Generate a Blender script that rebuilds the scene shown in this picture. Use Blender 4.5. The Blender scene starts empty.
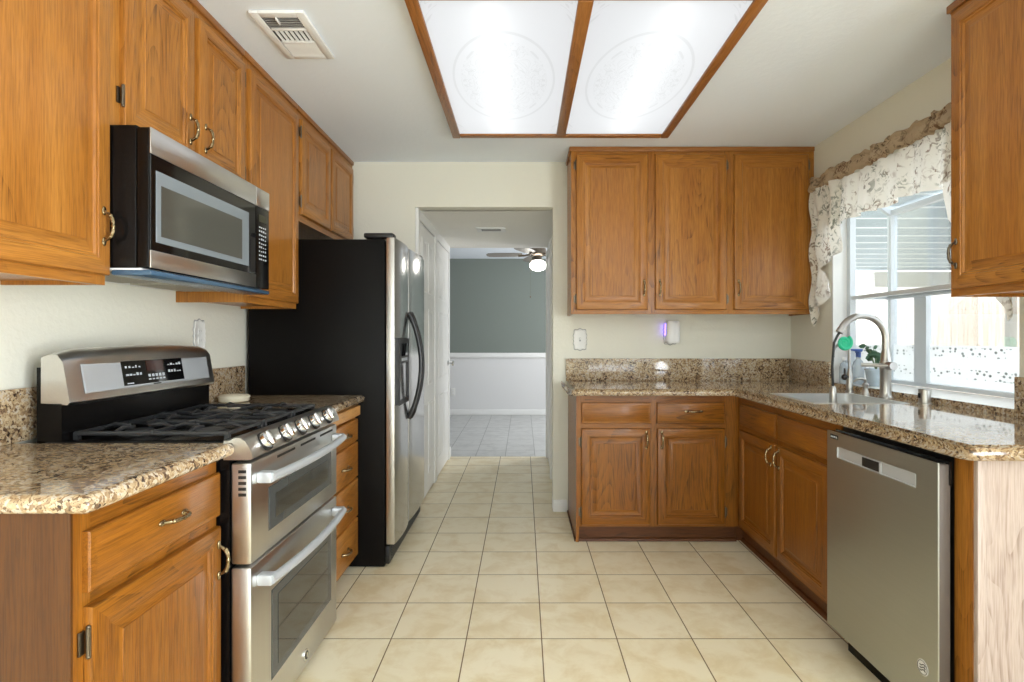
import bpy, bmesh, math, random
from mathutils import Vector, Matrix

random.seed(7)
SC = bpy.context.scene
COL = SC.collection
PI = math.pi

# ------------------------------------------------------------------ camera, world, light, exposure
F_PX = 555.0
cam_d = bpy.data.cameras.new('camera')
cam = bpy.data.objects.new('camera', cam_d)
COL.objects.link(cam)
cam.location = (0, 0, 1.24)
cam.rotation_euler = (PI / 2, 0, 0)
cam_d.sensor_width = 36.0
cam_d.lens = F_PX / 1024 * 36.0
cam_d.shift_x = -11 / 1024
cam_d.shift_y = -4 / 1024
cam_d.clip_start = 0.02
SC.camera = cam

world = bpy.data.worlds.new('sky')
SC.world = world
world.use_nodes = True
wn = world.node_tree
wn.nodes['Background'].inputs['Color'].default_value = (0.86, 0.93, 1.0, 1)
wn.nodes['Background'].inputs['Strength'].default_value = 2.3


def lamp(name, kind, loc, rot, energy, color=(1, 1, 1), **kw):
    d = bpy.data.lights.new(name, kind)
    d.energy = energy
    d.color = color
    for k, v in kw.items():
        setattr(d, k, v)
    o = bpy.data.objects.new(name, d)
    o.location = loc
    o.rotation_euler = rot
    COL.objects.link(o)
    return o


lamp('sun', 'SUN', (0, 0, 6), (math.radians(14), math.radians(-38), 0), 2.2, (1.0, 0.96, 0.9), angle=0.02)
# added unseen area lamps: frontal fill, daylight from the right, far-room light
lamp('added_rear_fill', 'AREA', (0.1, -4.90, 1.15), (PI / 2, 0, PI), 125, (0.90, 0.955, 1.0), shape='RECTANGLE', size=2.3, size_y=1.9)
lamp('added_side_daylight', 'AREA', (1.85, -0.75, 1.15), (PI / 2, 0, PI / 2), 84, (0.92, 0.965, 1.0), shape='RECTANGLE', size=1.7, size_y=1.9)
lamp('added_far_fill', 'AREA', (2.12, 7.3, 1.5), (PI / 2, 0, PI / 2), 31, (1.0, 1.0, 1.0), shape='RECTANGLE', size=1.6, size_y=1.3)

vs = SC.view_settings
vs.view_transform = 'Standard'
vs.look = 'None'
vs.exposure = 0.84
vs.gamma = 1.0
vs.use_curve_mapping = False
SC.cycles.use_denoising = True
SC.cycles.max_bounces = 10
SC.cycles.transparent_max_bounces = 12
SC.cycles.sample_clamp_indirect = 6.0


# ------------------------------------------------------------------ materials
def srgb(r, g, b):
    def f(c):
        c /= 255.0
        return c / 12.92 if c <= 0.04045 else ((c + 0.055) / 1.055) ** 2.4
    return (f(r), f(g), f(b), 1)


class NT:
    def __init__(s, name):
        s.m = bpy.data.materials.new(name)
        s.m.use_nodes = True
        s.t = s.m.node_tree
        s.b = s.t.nodes['Principled BSDF']
        s.out = s.t.nodes['Material Output']

    def n(s, kind, **kw):
        nd = s.t.nodes.new(kind)
        for k, v in kw.items():
            if hasattr(nd, k) and not k.startswith('in_'):
                setattr(nd, k, v)
        return nd

    def l(s, a, b):
        s.t.links.new(a, b)

    def set(s, **kw):
        for k, v in kw.items():
            s.b.inputs[k.replace('_', ' ')].default_value = v

    def noise(s, vec, scale, detail=3, rough=0.5, dist=0.0):
        nd = s.n('ShaderNodeTexNoise')
        nd.inputs['Scale'].default_value = scale
        nd.inputs['Detail'].default_value = detail
        nd.inputs['Roughness'].default_value = rough
        nd.inputs['Distortion'].default_value = dist
        if vec is not None:
            s.l(vec, nd.inputs['Vector'])
        return nd.outputs[0]

    def ramp(s, fac, stops, interp='LINEAR'):
        nd = s.n('ShaderNodeValToRGB')
        cr = nd.color_ramp
        cr.interpolation = interp
        while len(cr.elements) < len(stops):
            cr.elements.new(0.5)
        for e, (p, c) in zip(cr.elements, stops):
            e.position = p
            e.color = c if len(c) == 4 else (*c, 1)
        s.l(fac, nd.inputs[0])
        return nd.outputs[0]

    def mix(s, fac, a, b, blend='MIX'):
        nd = s.n('ShaderNodeMix', data_type='RGBA', blend_type=blend)
        for sock, v in ((nd.inputs[0], fac), (nd.inputs[6], a), (nd.inputs[7], b)):
            if isinstance(v, (int, float, tuple)):
                sock.default_value = v
            else:
                s.l(v, sock)
        return nd.outputs[2]

    def math(s, op, a, b=None, c=None):
        nd = s.n('ShaderNodeMath', operation=op)
        for i, v in enumerate((a, b, c)):
            if v is None:
                continue
            if isinstance(v, (int, float)):
                nd.inputs[i].default_value = v
            else:
                s.l(v, nd.inputs[i])
        return nd.outputs[0]

    def coords(s, scale=(1, 1, 1), rnd=True):
        tc = s.n('ShaderNodeTexCoord')
        v = tc.outputs['Object']
        if rnd:
            oi = s.n('ShaderNodeObjectInfo')
            mu = s.n('ShaderNodeVectorMath', operation='MULTIPLY_ADD')
            s.l(oi.outputs['Random'], mu.inputs[0])
            mu.inputs[1].default_value = (13.1, 7.7, 9.3)
            s.l(v, mu.inputs[2])
            v = mu.outputs[0]
        mp = s.n('ShaderNodeMapping')
        mp.inputs['Scale'].default_value = scale
        s.l(v, mp.inputs['Vector'])
        return mp.outputs[0]

    def bump(s, h, strength=0.2, dist=0.002):
        nd = s.n('ShaderNodeBump')
        nd.inputs['Strength'].default_value = strength
        nd.inputs['Distance'].default_value = dist
        s.l(h, nd.inputs['Height'])
        s.l(nd.outputs[0], s.b.inputs['Normal'])


def plain(name, col, rough=0.5, metal=0.0, **kw):
    t = NT(name)
    t.set(Base_Color=col if len(col) == 4 else (*col, 1), Roughness=rough, Metallic=metal)
    for k, v in kw.items():
        t.b.inputs[k.replace('_', ' ')].default_value = v
    return t.m


def emit(name, col, strength):
    t = NT(name)
    t.set(Base_Color=col, Emission_Color=col, Emission_Strength=strength)
    return t.m


def wood(name, axis, light=(186, 126, 56), mid=(164, 103, 38), dark=(88, 50, 14), rough=0.3):
    t = NT(name)

    def stretched(k):
        sc = [1.0, 1.0, 1.0]
        sc[axis] = k
        return t.coords(tuple(sc))
    broad = t.noise(stretched(0.05), 14, 3, 0.55, 0.4)
    # contours of a smooth noise field give the cathedral figure of flat-sawn oak
    field = t.noise(stretched(0.16), 4.2, 1.0, 0.4, 0.15)
    rings = t.math('POWER', t.math('FRACT', t.math('MULTIPLY', field, 26.0)), 2.6)
    patch = t.ramp(t.noise(stretched(0.3), 3.0, 1), [(0.42, (0, 0, 0)), (0.6, (1, 1, 1))])
    fleck = t.noise(stretched(0.045), 170, 2, 0.6)
    fl = t.ramp(fleck, [(0.40, (1, 1, 1)), (0.54, (0, 0, 0))])
    pores = t.noise(stretched(0.03), 420, 2, 0.6)
    poresf = t.ramp(pores, [(0.36, (0, 0, 0)), (0.54, (1, 1, 1))])
    c = t.ramp(broad, [(0.28, srgb(*mid)), (0.72, srgb(*light))])
    grain = t.math('MULTIPLY', t.math('MULTIPLY', rings, patch), t.math('ADD', t.math('MULTIPLY', fl, 0.65), 0.2))
    c = t.mix(grain, c, srgb(*dark))
    c = t.mix(t.math('MULTIPLY', fl, 0.22), c, srgb(*dark))
    c = t.mix(t.math('MULTIPLY', t.math('SUBTRACT', 1.0, poresf), 0.30), c, srgb(*dark))
    t.l(c, t.b.inputs['Base Color'])
    t.set(Roughness=rough, Specular_IOR_Level=0.3, Coat_Weight=0.12, Coat_Roughness=0.14)
    t.bump(poresf, 0.3, 0.0006)
    return t.m


M = {}
for nm, ax in (('x', 0), ('y', 1), ('z', 2)):
    M['oak_' + nm] = wood('oak_' + nm, ax)
    M['base_' + nm] = wood('oak_base_' + nm, ax, light=(156, 98, 30), mid=(133, 78, 20), dark=(58, 32, 7), rough=0.33)
M['oak_pale'] = wood('oak_pale', 1, light=(214, 165, 104), mid=(200, 146, 84), dark=(160, 106, 55))
M['oak_frame_x'] = wood('oak_frame_x', 0, light=(168, 112, 58), mid=(152, 96, 46), dark=(100, 60, 26))
M['oak_frame_y'] = wood('oak_frame_y', 1, light=(168, 112, 58), mid=(152, 96, 46), dark=(100, 60, 26))
M['end_wood_glare'] = wood('oak_end_panel', 2, light=(194, 177, 167), mid=(182, 164, 154), dark=(140, 118, 106), rough=0.3)  # pale pinkish glare put into the oak colour
M['shaded_oak_z'] = wood('oak_end_shaded', 2, light=(98, 58, 18), mid=(84, 47, 12), dark=(46, 24, 6), rough=0.45)  # shade of the unlit near side put into the wood colour
M['toe'] = wood('toe_kick_wood', 0, light=(112, 66, 30), mid=(92, 52, 23), dark=(58, 31, 12), rough=0.5)


def granite():
    t = NT('granite')
    v = t.coords((1, 1, 1))
    nz = t.n('ShaderNodeTexNoise')
    nz.inputs['Scale'].default_value = 30
    nz.inputs['Detail'].default_value = 3
    t.l(v, nz.inputs['Vector'])
    ad = t.n('ShaderNodeVectorMath', operation='MULTIPLY_ADD')
    t.l(nz.outputs['Color'], ad.inputs[0])
    ad.inputs[1].default_value = (0.03, 0.03, 0.03)
    t.l(v, ad.inputs[2])
    vo = t.n('ShaderNodeTexVoronoi')
    vo.inputs['Scale'].default_value = 125
    t.l(ad.outputs[0], vo.inputs['Vector'])
    sep = t.n('ShaderNodeSeparateColor')
    t.l(vo.outputs['Color'], sep.inputs[0])
    low = t.noise(v, 15, 4, 0.6, 0.6)
    f = t.math('ADD', t.math('MULTIPLY', sep.outputs[0], 0.66), t.math('MULTIPLY', t.math('SUBTRACT', low, 0.27), 1.0))
    c = t.ramp(f, [(0.12, srgb(44, 34, 30)), (0.26, srgb(100, 78, 60)), (0.40, srgb(152, 124, 92)), (0.56, srgb(180, 154, 118)),
                   (0.70, srgb(198, 176, 142)), (0.88, srgb(196, 184, 166))])
    fine = t.noise(v, 260, 2, 0.6)
    c = t.mix(t.ramp(fine, [(0.58, (0, 0, 0)), (0.68, (1, 1, 1))]), c, srgb(70, 52, 40))
    t.l(c, t.b.inputs['Base Color'])
    t.set(Roughness=0.07, Coat_Weight=0.3, Coat_Roughness=0.03)
    return t.m


M['granite'] = granite()


def tile_mat(name, x0, y0, sx, sy, base, alt, grout, gw=0.0045, rough=0.33):
    t = NT(name)
    tc = t.n('ShaderNodeTexCoord')
    sp = t.n('ShaderNodeSeparateXYZ')
    t.l(tc.outputs['Object'], sp.inputs[0])

    def edge(sock, off, s):
        a = t.math('DIVIDE', t.math('SUBTRACT', sock, off - 50 * s), s)
        fr = t.math('FRACT', a)
        d = t.math('MINIMUM', fr, t.math('SUBTRACT', 1.0, fr))
        return t.math('MULTIPLY', d, s), t.math('FLOOR', a)
    ex, ix = edge(sp.outputs[0], x0, sx)
    ey, iy = edge(sp.outputs[1], y0, sy)
    d = t.math('MINIMUM', ex, ey)
    mask = t.ramp(t.math('DIVIDE', d, gw), [(0.42, (1, 1, 1)), (0.62, (0, 0, 0))])
    cmb = t.n('ShaderNodeCombineXYZ')
    t.l(ix, cmb.inputs[0])
    t.l(iy, cmb.inputs[1])
    wn_ = t.n('ShaderNodeTexWhiteNoise')
    t.l(cmb.outputs[0], wn_.inputs['Vector'])
    off = t.n('ShaderNodeVectorMath', operation='MULTIPLY_ADD')
    t.l(wn_.outputs['Color'], off.inputs[0])
    off.inputs[1].default_value = (20, 20, 20)
    t.l(tc.outputs['Object'], off.inputs[2])
    mott = t.noise(off.outputs[0], 7, 5, 0.62, 0.4)
    c = t.ramp(mott, [(0.36, srgb(*alt)), (0.56, srgb(*base))])
    c = t.mix(t.math('MULTIPLY', wn_.outputs['Value'], 0.18), c, srgb(*alt))
    c = t.mix(mask, c, srgb(*grout))
    t.l(c, t.b.inputs['Base Color'])
    r = t.n('ShaderNodeMapRange')
    t.l(mask, r.inputs[0])
    r.inputs[3].default_value = rough
    r.inputs[4].default_value = 0.85
    t.l(r.outputs[0], t.b.inputs['Roughness'])
    hb = t.math('SUBTRACT', 1.0, mask)
    t.bump(hb, 0.5, 0.002)
    return t.m


M['tile'] = tile_mat('beige_floor_tile', 0.0765, 2.2807, 0.3090, 0.3075, (238, 226, 196), (224, 206, 166), (122, 100, 70))
M['tile_grey'] = tile_mat('grey_floor_tile', -0.494, 5.76, 0.309, 0.3075, (196, 196, 194), (178, 178, 176), (140, 140, 138))


def paint(name, col, scale=55, strength=0.12, rough=0.75):
    t = NT(name)
    v = t.coords((1, 1, 1), rnd=False)
    n1 = t.noise(v, scale, 3, 0.55, 0.3)
    t.set(Base_Color=srgb(*col), Roughness=rough)
    t.bump(t.ramp(n1, [(0.4, (0, 0, 0)), (0.62, (1, 1, 1))]), strength, 0.004)
    return t.m


M['wall'] = paint('wall_paint', (230, 228, 214))
M['ceil'] = paint('ceiling_paint', (240, 247, 255), 40, 0.10, 0.85)
M['popcorn'] = paint('hall_ceiling_texture', (240, 238, 232), 90, 0.5, 0.9)
M['white'] = plain('white_paint', srgb(236, 236, 234), 0.4)
M['whiteplastic'] = plain('white_plastic', srgb(238, 238, 238), 0.3)
M['grey_wall'] = paint('grey_wall_paint', (126, 134, 128), 55, 0.05)
M['low_wall'] = paint('lower_wall_paint', (222, 222, 222), 55, 0.05)


def steel(name, axis, col=(0.66, 0.65, 0.63), rough=0.30):
    t = NT(name)
    sc = [160.0, 160.0, 160.0]
    sc[axis] = 1.2
    v = t.coords(tuple(sc))
    n1 = t.noise(v, 1.0, 1)
    r = t.n('ShaderNodeMapRange')
    t.l(n1, r.inputs[0])
    r.inputs[3].default_value = rough - 0.025
    r.inputs[4].default_value = rough + 0.025
    t.l(r.outputs[0], t.b.inputs['Roughness'])
    c = t.mix(n1, (*[k * .96 for k in col], 1), (*[min(1, k * 1.04) for k in col], 1))
    t.l(c, t.b.inputs['Base Color'])
    t.set(Metallic=1.0)
    return t.m


M['steel_y'] = steel('brushed_steel_y', 1)
M['steel_z'] = steel('brushed_steel_z', 2)
M['steel_fridge'] = steel('fridge_steel', 2, (0.5, 0.495, 0.48), 0.16)
M['steel_sink'] = steel('sink_steel', 1, (0.8, 0.8, 0.79), 0.3)
M['dw_side'] = plain('dishwasher_side_paint', srgb(84, 74, 66), 0.5, 0.2)
M['steel_dw'] = steel('slate_steel', 1, (0.45, 0.455, 0.41), 0.36)
M['nickel'] = plain('brushed_nickel', (0.46, 0.445, 0.42, 1), 0.3, 1.0)
M['chrome'] = plain('chrome', (0.75, 0.75, 0.75, 1), 0.1, 1.0)
M['silver'] = plain('silver_enamel', srgb(190, 194, 198), 0.32, 0.35)
M['brass'] = plain('antique_brass', (0.30, 0.23, 0.13, 1), 0.25, 1.0)
M['bronze'] = plain('dark_bronze', (0.17, 0.14, 0.105, 1), 0.35, 1.0)
M['black'] = plain('black_enamel', srgb(11, 10, 10), 0.25, 0.0, Specular_IOR_Level=0.22)
M['blackglass'] = plain('black_glass', srgb(12, 12, 13), 0.05)
M['glass_dark'] = plain('smoked_oven_glass', srgb(48, 46, 42), 0.05, 0.0, IOR=1.8)
M['glass_mw'] = plain('microwave_window_glass', srgb(78, 78, 72), 0.07, 0.0, IOR=1.7)
M['mw_border'] = plain('window_border_grey', srgb(126, 134, 140), 0.2)
M['iron'] = plain('cast_iron', srgb(44, 45, 47), 0.34)
M['oven_border'] = plain('oven_glass_border', srgb(66, 68, 68), 0.12)
M['fridge_black'] = plain('fridge_black_textured', srgb(14, 12, 11), 0.4, 0.0, Specular_IOR_Level=0.12)
M['rubber'] = plain('black_plastic', srgb(20, 20, 21), 0.38)
M['film_blue'] = plain('blue_edge_film', srgb(66, 92, 116), 0.25)
M['filter'] = steel('filter_mesh', 1, (0.5, 0.47, 0.40), 0.4)
M['alu'] = plain('white_aluminium', srgb(216, 222, 227), 0.35)
M['ivory'] = plain('ivory_china', srgb(236, 228, 204), 0.3)
M['plate'] = plain('ornate_plate', srgb(232, 232, 228), 0.35)
M['plate_dark'] = plain('plate_slots', srgb(158, 158, 155), 0.5)
M['print'] = plain('pale_print', srgb(190, 195, 200), 0.5)
M['lcd'] = plain('lcd_glass', srgb(62, 34, 30), 0.1)
M['lcd_olive'] = plain('lcd_olive', srgb(58, 58, 40), 0.2)
M['green'] = plain('teal_silicone', srgb(32, 190, 140), 0.4)
M['leaf'] = plain('plant_leaf', srgb(62, 96, 70), 0.4)
M['stem'] = plain('plant_stem', srgb(96, 120, 84), 0.5)
M['pot'] = plain('pale_blue_pot', srgb(196, 214, 226), 0.25)
M['blue'] = plain('blue_plastic', srgb(64, 96, 170), 0.3)
M['soil'] = plain('soil', srgb(60, 45, 35), 0.9)
M['clear'] = plain('clear_bottle', srgb(205, 220, 232), 0.1, 0.0, Alpha=0.55)
M['dark'] = plain('dark_recess', srgb(24, 22, 20), 0.6)
M['sticker'] = plain('sticker_white', srgb(225, 225, 222), 0.5)
M['sill'] = plain('sill_cream_laminate', srgb(240, 234, 226), 0.15)
M['fan_metal'] = plain('fan_bronze_metal', (0.16, 0.13, 0.10, 1), 0.3, 1.0)
M['fan_blade'] = plain('fan_blade_wood', srgb(140, 135, 128), 0.5)
M['globe'] = emit('lit_globe', (1, 0.97, 0.9, 1), 10.0)
M['tube'] = emit('fluorescent_tube', (1, 1, 0.98, 1), 4.1)
M['violet'] = emit('violet_night_light', (0.22, 0.12, 1.0, 1), 3.0)
M['patio'] = plain('patio_cover_panels', srgb(158, 174, 182), 0.6)
M['patio_rib'] = plain('patio_cover_ribs', srgb(240, 244, 246), 0.5)
M['beam'] = plain('patio_beam_paint', srgb(206, 202, 192), 0.6)
M['ground'] = plain('patio_concrete', srgb(206, 200, 192), 0.85)


def fence_mat():
    t = NT('whitewashed_fence')
    v = t.coords((1, 1, 0.06))
    n1 = t.noise(v, 22, 3)
    c = t.ramp(n1, [(0.3, srgb(212, 196, 180)), (0.62, srgb(238, 232, 224))])
    t.l(c, t.b.inputs['Base Color'])
    t.set(Roughness=0.8)
    return t.m


M['fence'] = fence_mat()


def pane_mat():
    t = NT('window_pane')
    tr = t.n('ShaderNodeBsdfTransparent')
    tr.inputs[0].default_value = (0.97, 0.985, 0.985, 1)
    gl = t.n('ShaderNodeBsdfGlossy')
    gl.inputs['Roughness'].default_value = 0.02
    lw = t.n('ShaderNodeFresnel')
    lw.inputs['IOR'].default_value = 1.45
    mx = t.n('ShaderNodeMixShader')
    t.l(t.math('MULTIPLY', lw.outputs[0], 0.6), mx.inputs[0])
    t.l(tr.outputs[0], mx.inputs[1])
    t.l(gl.outputs[0], mx.inputs[2])
    t.l(mx.outputs[0], t.out.inputs['Surface'])
    return t.m


M['pane'] = pane_mat()


def lace_mat():
    # frosted privacy film with rows of small printed leaves
    t = NT('leaf_print_film')
    tc = t.n('ShaderNodeTexCoord')
    tl = t.n('ShaderNodeBsdfTranslucent')
    df = t.n('ShaderNodeBsdfDiffuse')
    tr = t.n('ShaderNodeBsdfTransparent')
    tl.inputs[0].default_value = (0.95, 0.97, 0.98, 1)
    df.inputs[0].default_value = (0.9, 0.92, 0.93, 1)
    mp = t.n('ShaderNodeMapping')
    mp.inputs['Scale'].default_value = (36, 36, 46)
    t.l(tc.outputs['Object'], mp.inputs['Vector'])
    vo = t.n('ShaderNodeTexVoronoi')
    vo.inputs['Scale'].default_value = 1.0
    vo.inputs['Randomness'].default_value = 0.7
    t.l(mp.outputs[0], vo.inputs['Vector'])
    spot = t.ramp(vo.outputs['Distance'], [(0.26, (1, 1, 1)), (0.34, (0, 0, 0))])
    sp = t.n('ShaderNodeSeparateXYZ')
    t.l(tc.outputs['Object'], sp.inputs[0])
    rows = None
    for zc in (1.160, 1.050):
        d = t.math('ABSOLUTE', t.math('SUBTRACT', sp.outputs[2], zc))
        r = t.math('LESS_THAN', d, 0.024)
        rows = r if rows is None else t.math('MAXIMUM', rows, r)
    msk = t.math('MULTIPLY', spot, rows)
    lf = t.n('ShaderNodeBsdfDiffuse')
    lf.inputs[0].default_value = srgb(96, 112, 108)
    m1 = t.n('ShaderNodeMixShader')
    m1.inputs[0].default_value = 0.35
    t.l(tl.outputs[0], m1.inputs[1])
    t.l(df.outputs[0], m1.inputs[2])
    m2 = t.n('ShaderNodeMixShader')
    m2.inputs[0].default_value = 0.25
    t.l(m1.outputs[0], m2.inputs[1])
    t.l(tr.outputs[0], m2.inputs[2])
    m3 = t.n('ShaderNodeMixShader')
    t.l(t.math('MULTIPLY', msk, 0.6), m3.inputs[0])
    t.l(m2.outputs[0], m3.inputs[1])
    t.l(lf.outputs[0], m3.inputs[2])
    t.l(m3.outputs[0], t.out.inputs['Surface'])
    return t.m


M['lace'] = lace_mat()


def fabric_mat(name, base, motif, motif2, density=0.55):
    t = NT(name)
    v = t.coords((1, 1, 1), rnd=False)
    blot = t.noise(v, 9, 2, 0.5, 0.4)
    fine = t.noise(v, 26, 3, 0.6, 1.6)
    m = t.math('MULTIPLY', t.ramp(blot, [(0.42, (0, 0, 0)), (0.56, (1, 1, 1))]), t.ramp(fine, [(0.50, (0, 0, 0)), (0.58, (1, 1, 1))]))
    hue = t.noise(v, 6, 1)
    mc = t.mix(t.ramp(hue, [(0.45, (0, 0, 0)), (0.55, (1, 1, 1))]), srgb(*motif), srgb(*motif2))
    c = t.mix(t.math('MULTIPLY', m, density + 0.3), srgb(*base), mc)
    df = t.n('ShaderNodeBsdfDiffuse')
    tl = t.n('ShaderNodeBsdfTranslucent')
    t.l(c, df.inputs[0])
    t.l(c, tl.inputs[0])
    mx = t.n('ShaderNodeMixShader')
    mx.inputs[0].default_value = 0.35
    t.l(df.outputs[0], mx.inputs[1])
    t.l(tl.outputs[0], mx.inputs[2])
    t.l(mx.outputs[0], t.out.inputs['Surface'])
    return t.m


M['fabric'] = fabric_mat('floral_valance_fabric', (244, 241, 233), (112, 116, 100), (140, 116, 96))
M['ruffle'] = fabric_mat('floral_ruffle_fabric', (196, 174, 146), (120, 88, 64), (104, 88, 70), 0.6)


def diffuser_mat():
    # acrylic light panel: glows by itself and lets the tubes behind shine through; faint etched medallion and corner scrolls
    t = NT('etched_diffuser')
    tc = t.n('ShaderNodeTexCoord')
    sp = t.n('ShaderNodeSeparateXYZ')
    t.l(tc.outputs['Object'], sp.inputs[0])
    # panel local coords: x within +-0.29, y within +-0.66
    ax = t.math('ABSOLUTE', sp.outputs[0])
    ay = t.math('ABSOLUTE', sp.outputs[1])
    ell = t.math('SQRT', t.math('ADD', t.math('POWER', t.math('DIVIDE', sp.outputs[0], 0.235), 2.0), t.math('POWER', t.math('DIVIDE', sp.outputs[1], 0.44), 2.0)))
    ring = t.math('LESS_THAN', t.math('ABSOLUTE', t.math('SUBTRACT', ell, 1.0)), 0.022)
    ang = t.math('ARCTAN2', t.math('DIVIDE', sp.outputs[1], 0.44), t.math('DIVIDE', sp.outputs[0], 0.235))
    cm = t.n('ShaderNodeCombineXYZ')
    t.l(t.math('ABSOLUTE', t.math('SINE', t.math('MULTIPLY', ang, 2.0))), cm.inputs[0])
    t.l(t.math('MULTIPLY', ell, 1.6), cm.inputs[1])
    nz = t.noise(cm.outputs[0], 2.6, 1, 0.5, 1.6)
    sw = t.math('LESS_THAN', t.math('ABSOLUTE', t.math('SUBTRACT', t.math('FRACT', t.math('MULTIPLY', nz, 8.0)), 0.5)), 0.13)
    ins = t.math('LESS_THAN', ell, 0.86)
    cor = t.math('GREATER_THAN', t.math('ADD', t.math('DIVIDE', ax, 0.29), t.math('DIVIDE', ay, 0.66)), 1.72)
    pat = t.math('MAXIMUM', ring, t.math('MULTIPLY', sw, t.math('MAXIMUM', ins, cor)))
    c = t.mix(t.math('MULTIPLY', pat, 0.16), (0.97, 0.985, 1, 1), srgb(185, 187, 184))
    em = t.n('ShaderNodeEmission')
    em.inputs['Strength'].default_value = 0.255
    t.l(c, em.inputs['Color'])
    tl = t.n('ShaderNodeBsdfTranslucent')
    t.l(t.mix(1.0, c, (0.48, 0.48, 0.48, 1), 'MULTIPLY'), tl.inputs['Color'])
    ad = t.n('ShaderNodeAddShader')
    t.l(em.outputs[0], ad.inputs[0])
    t.l(tl.outputs[0], ad.inputs[1])
    t.l(ad.outputs[0], t.out.inputs['Surface'])
    return t.m


M['diffuser'] = diffuser_mat()


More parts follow.
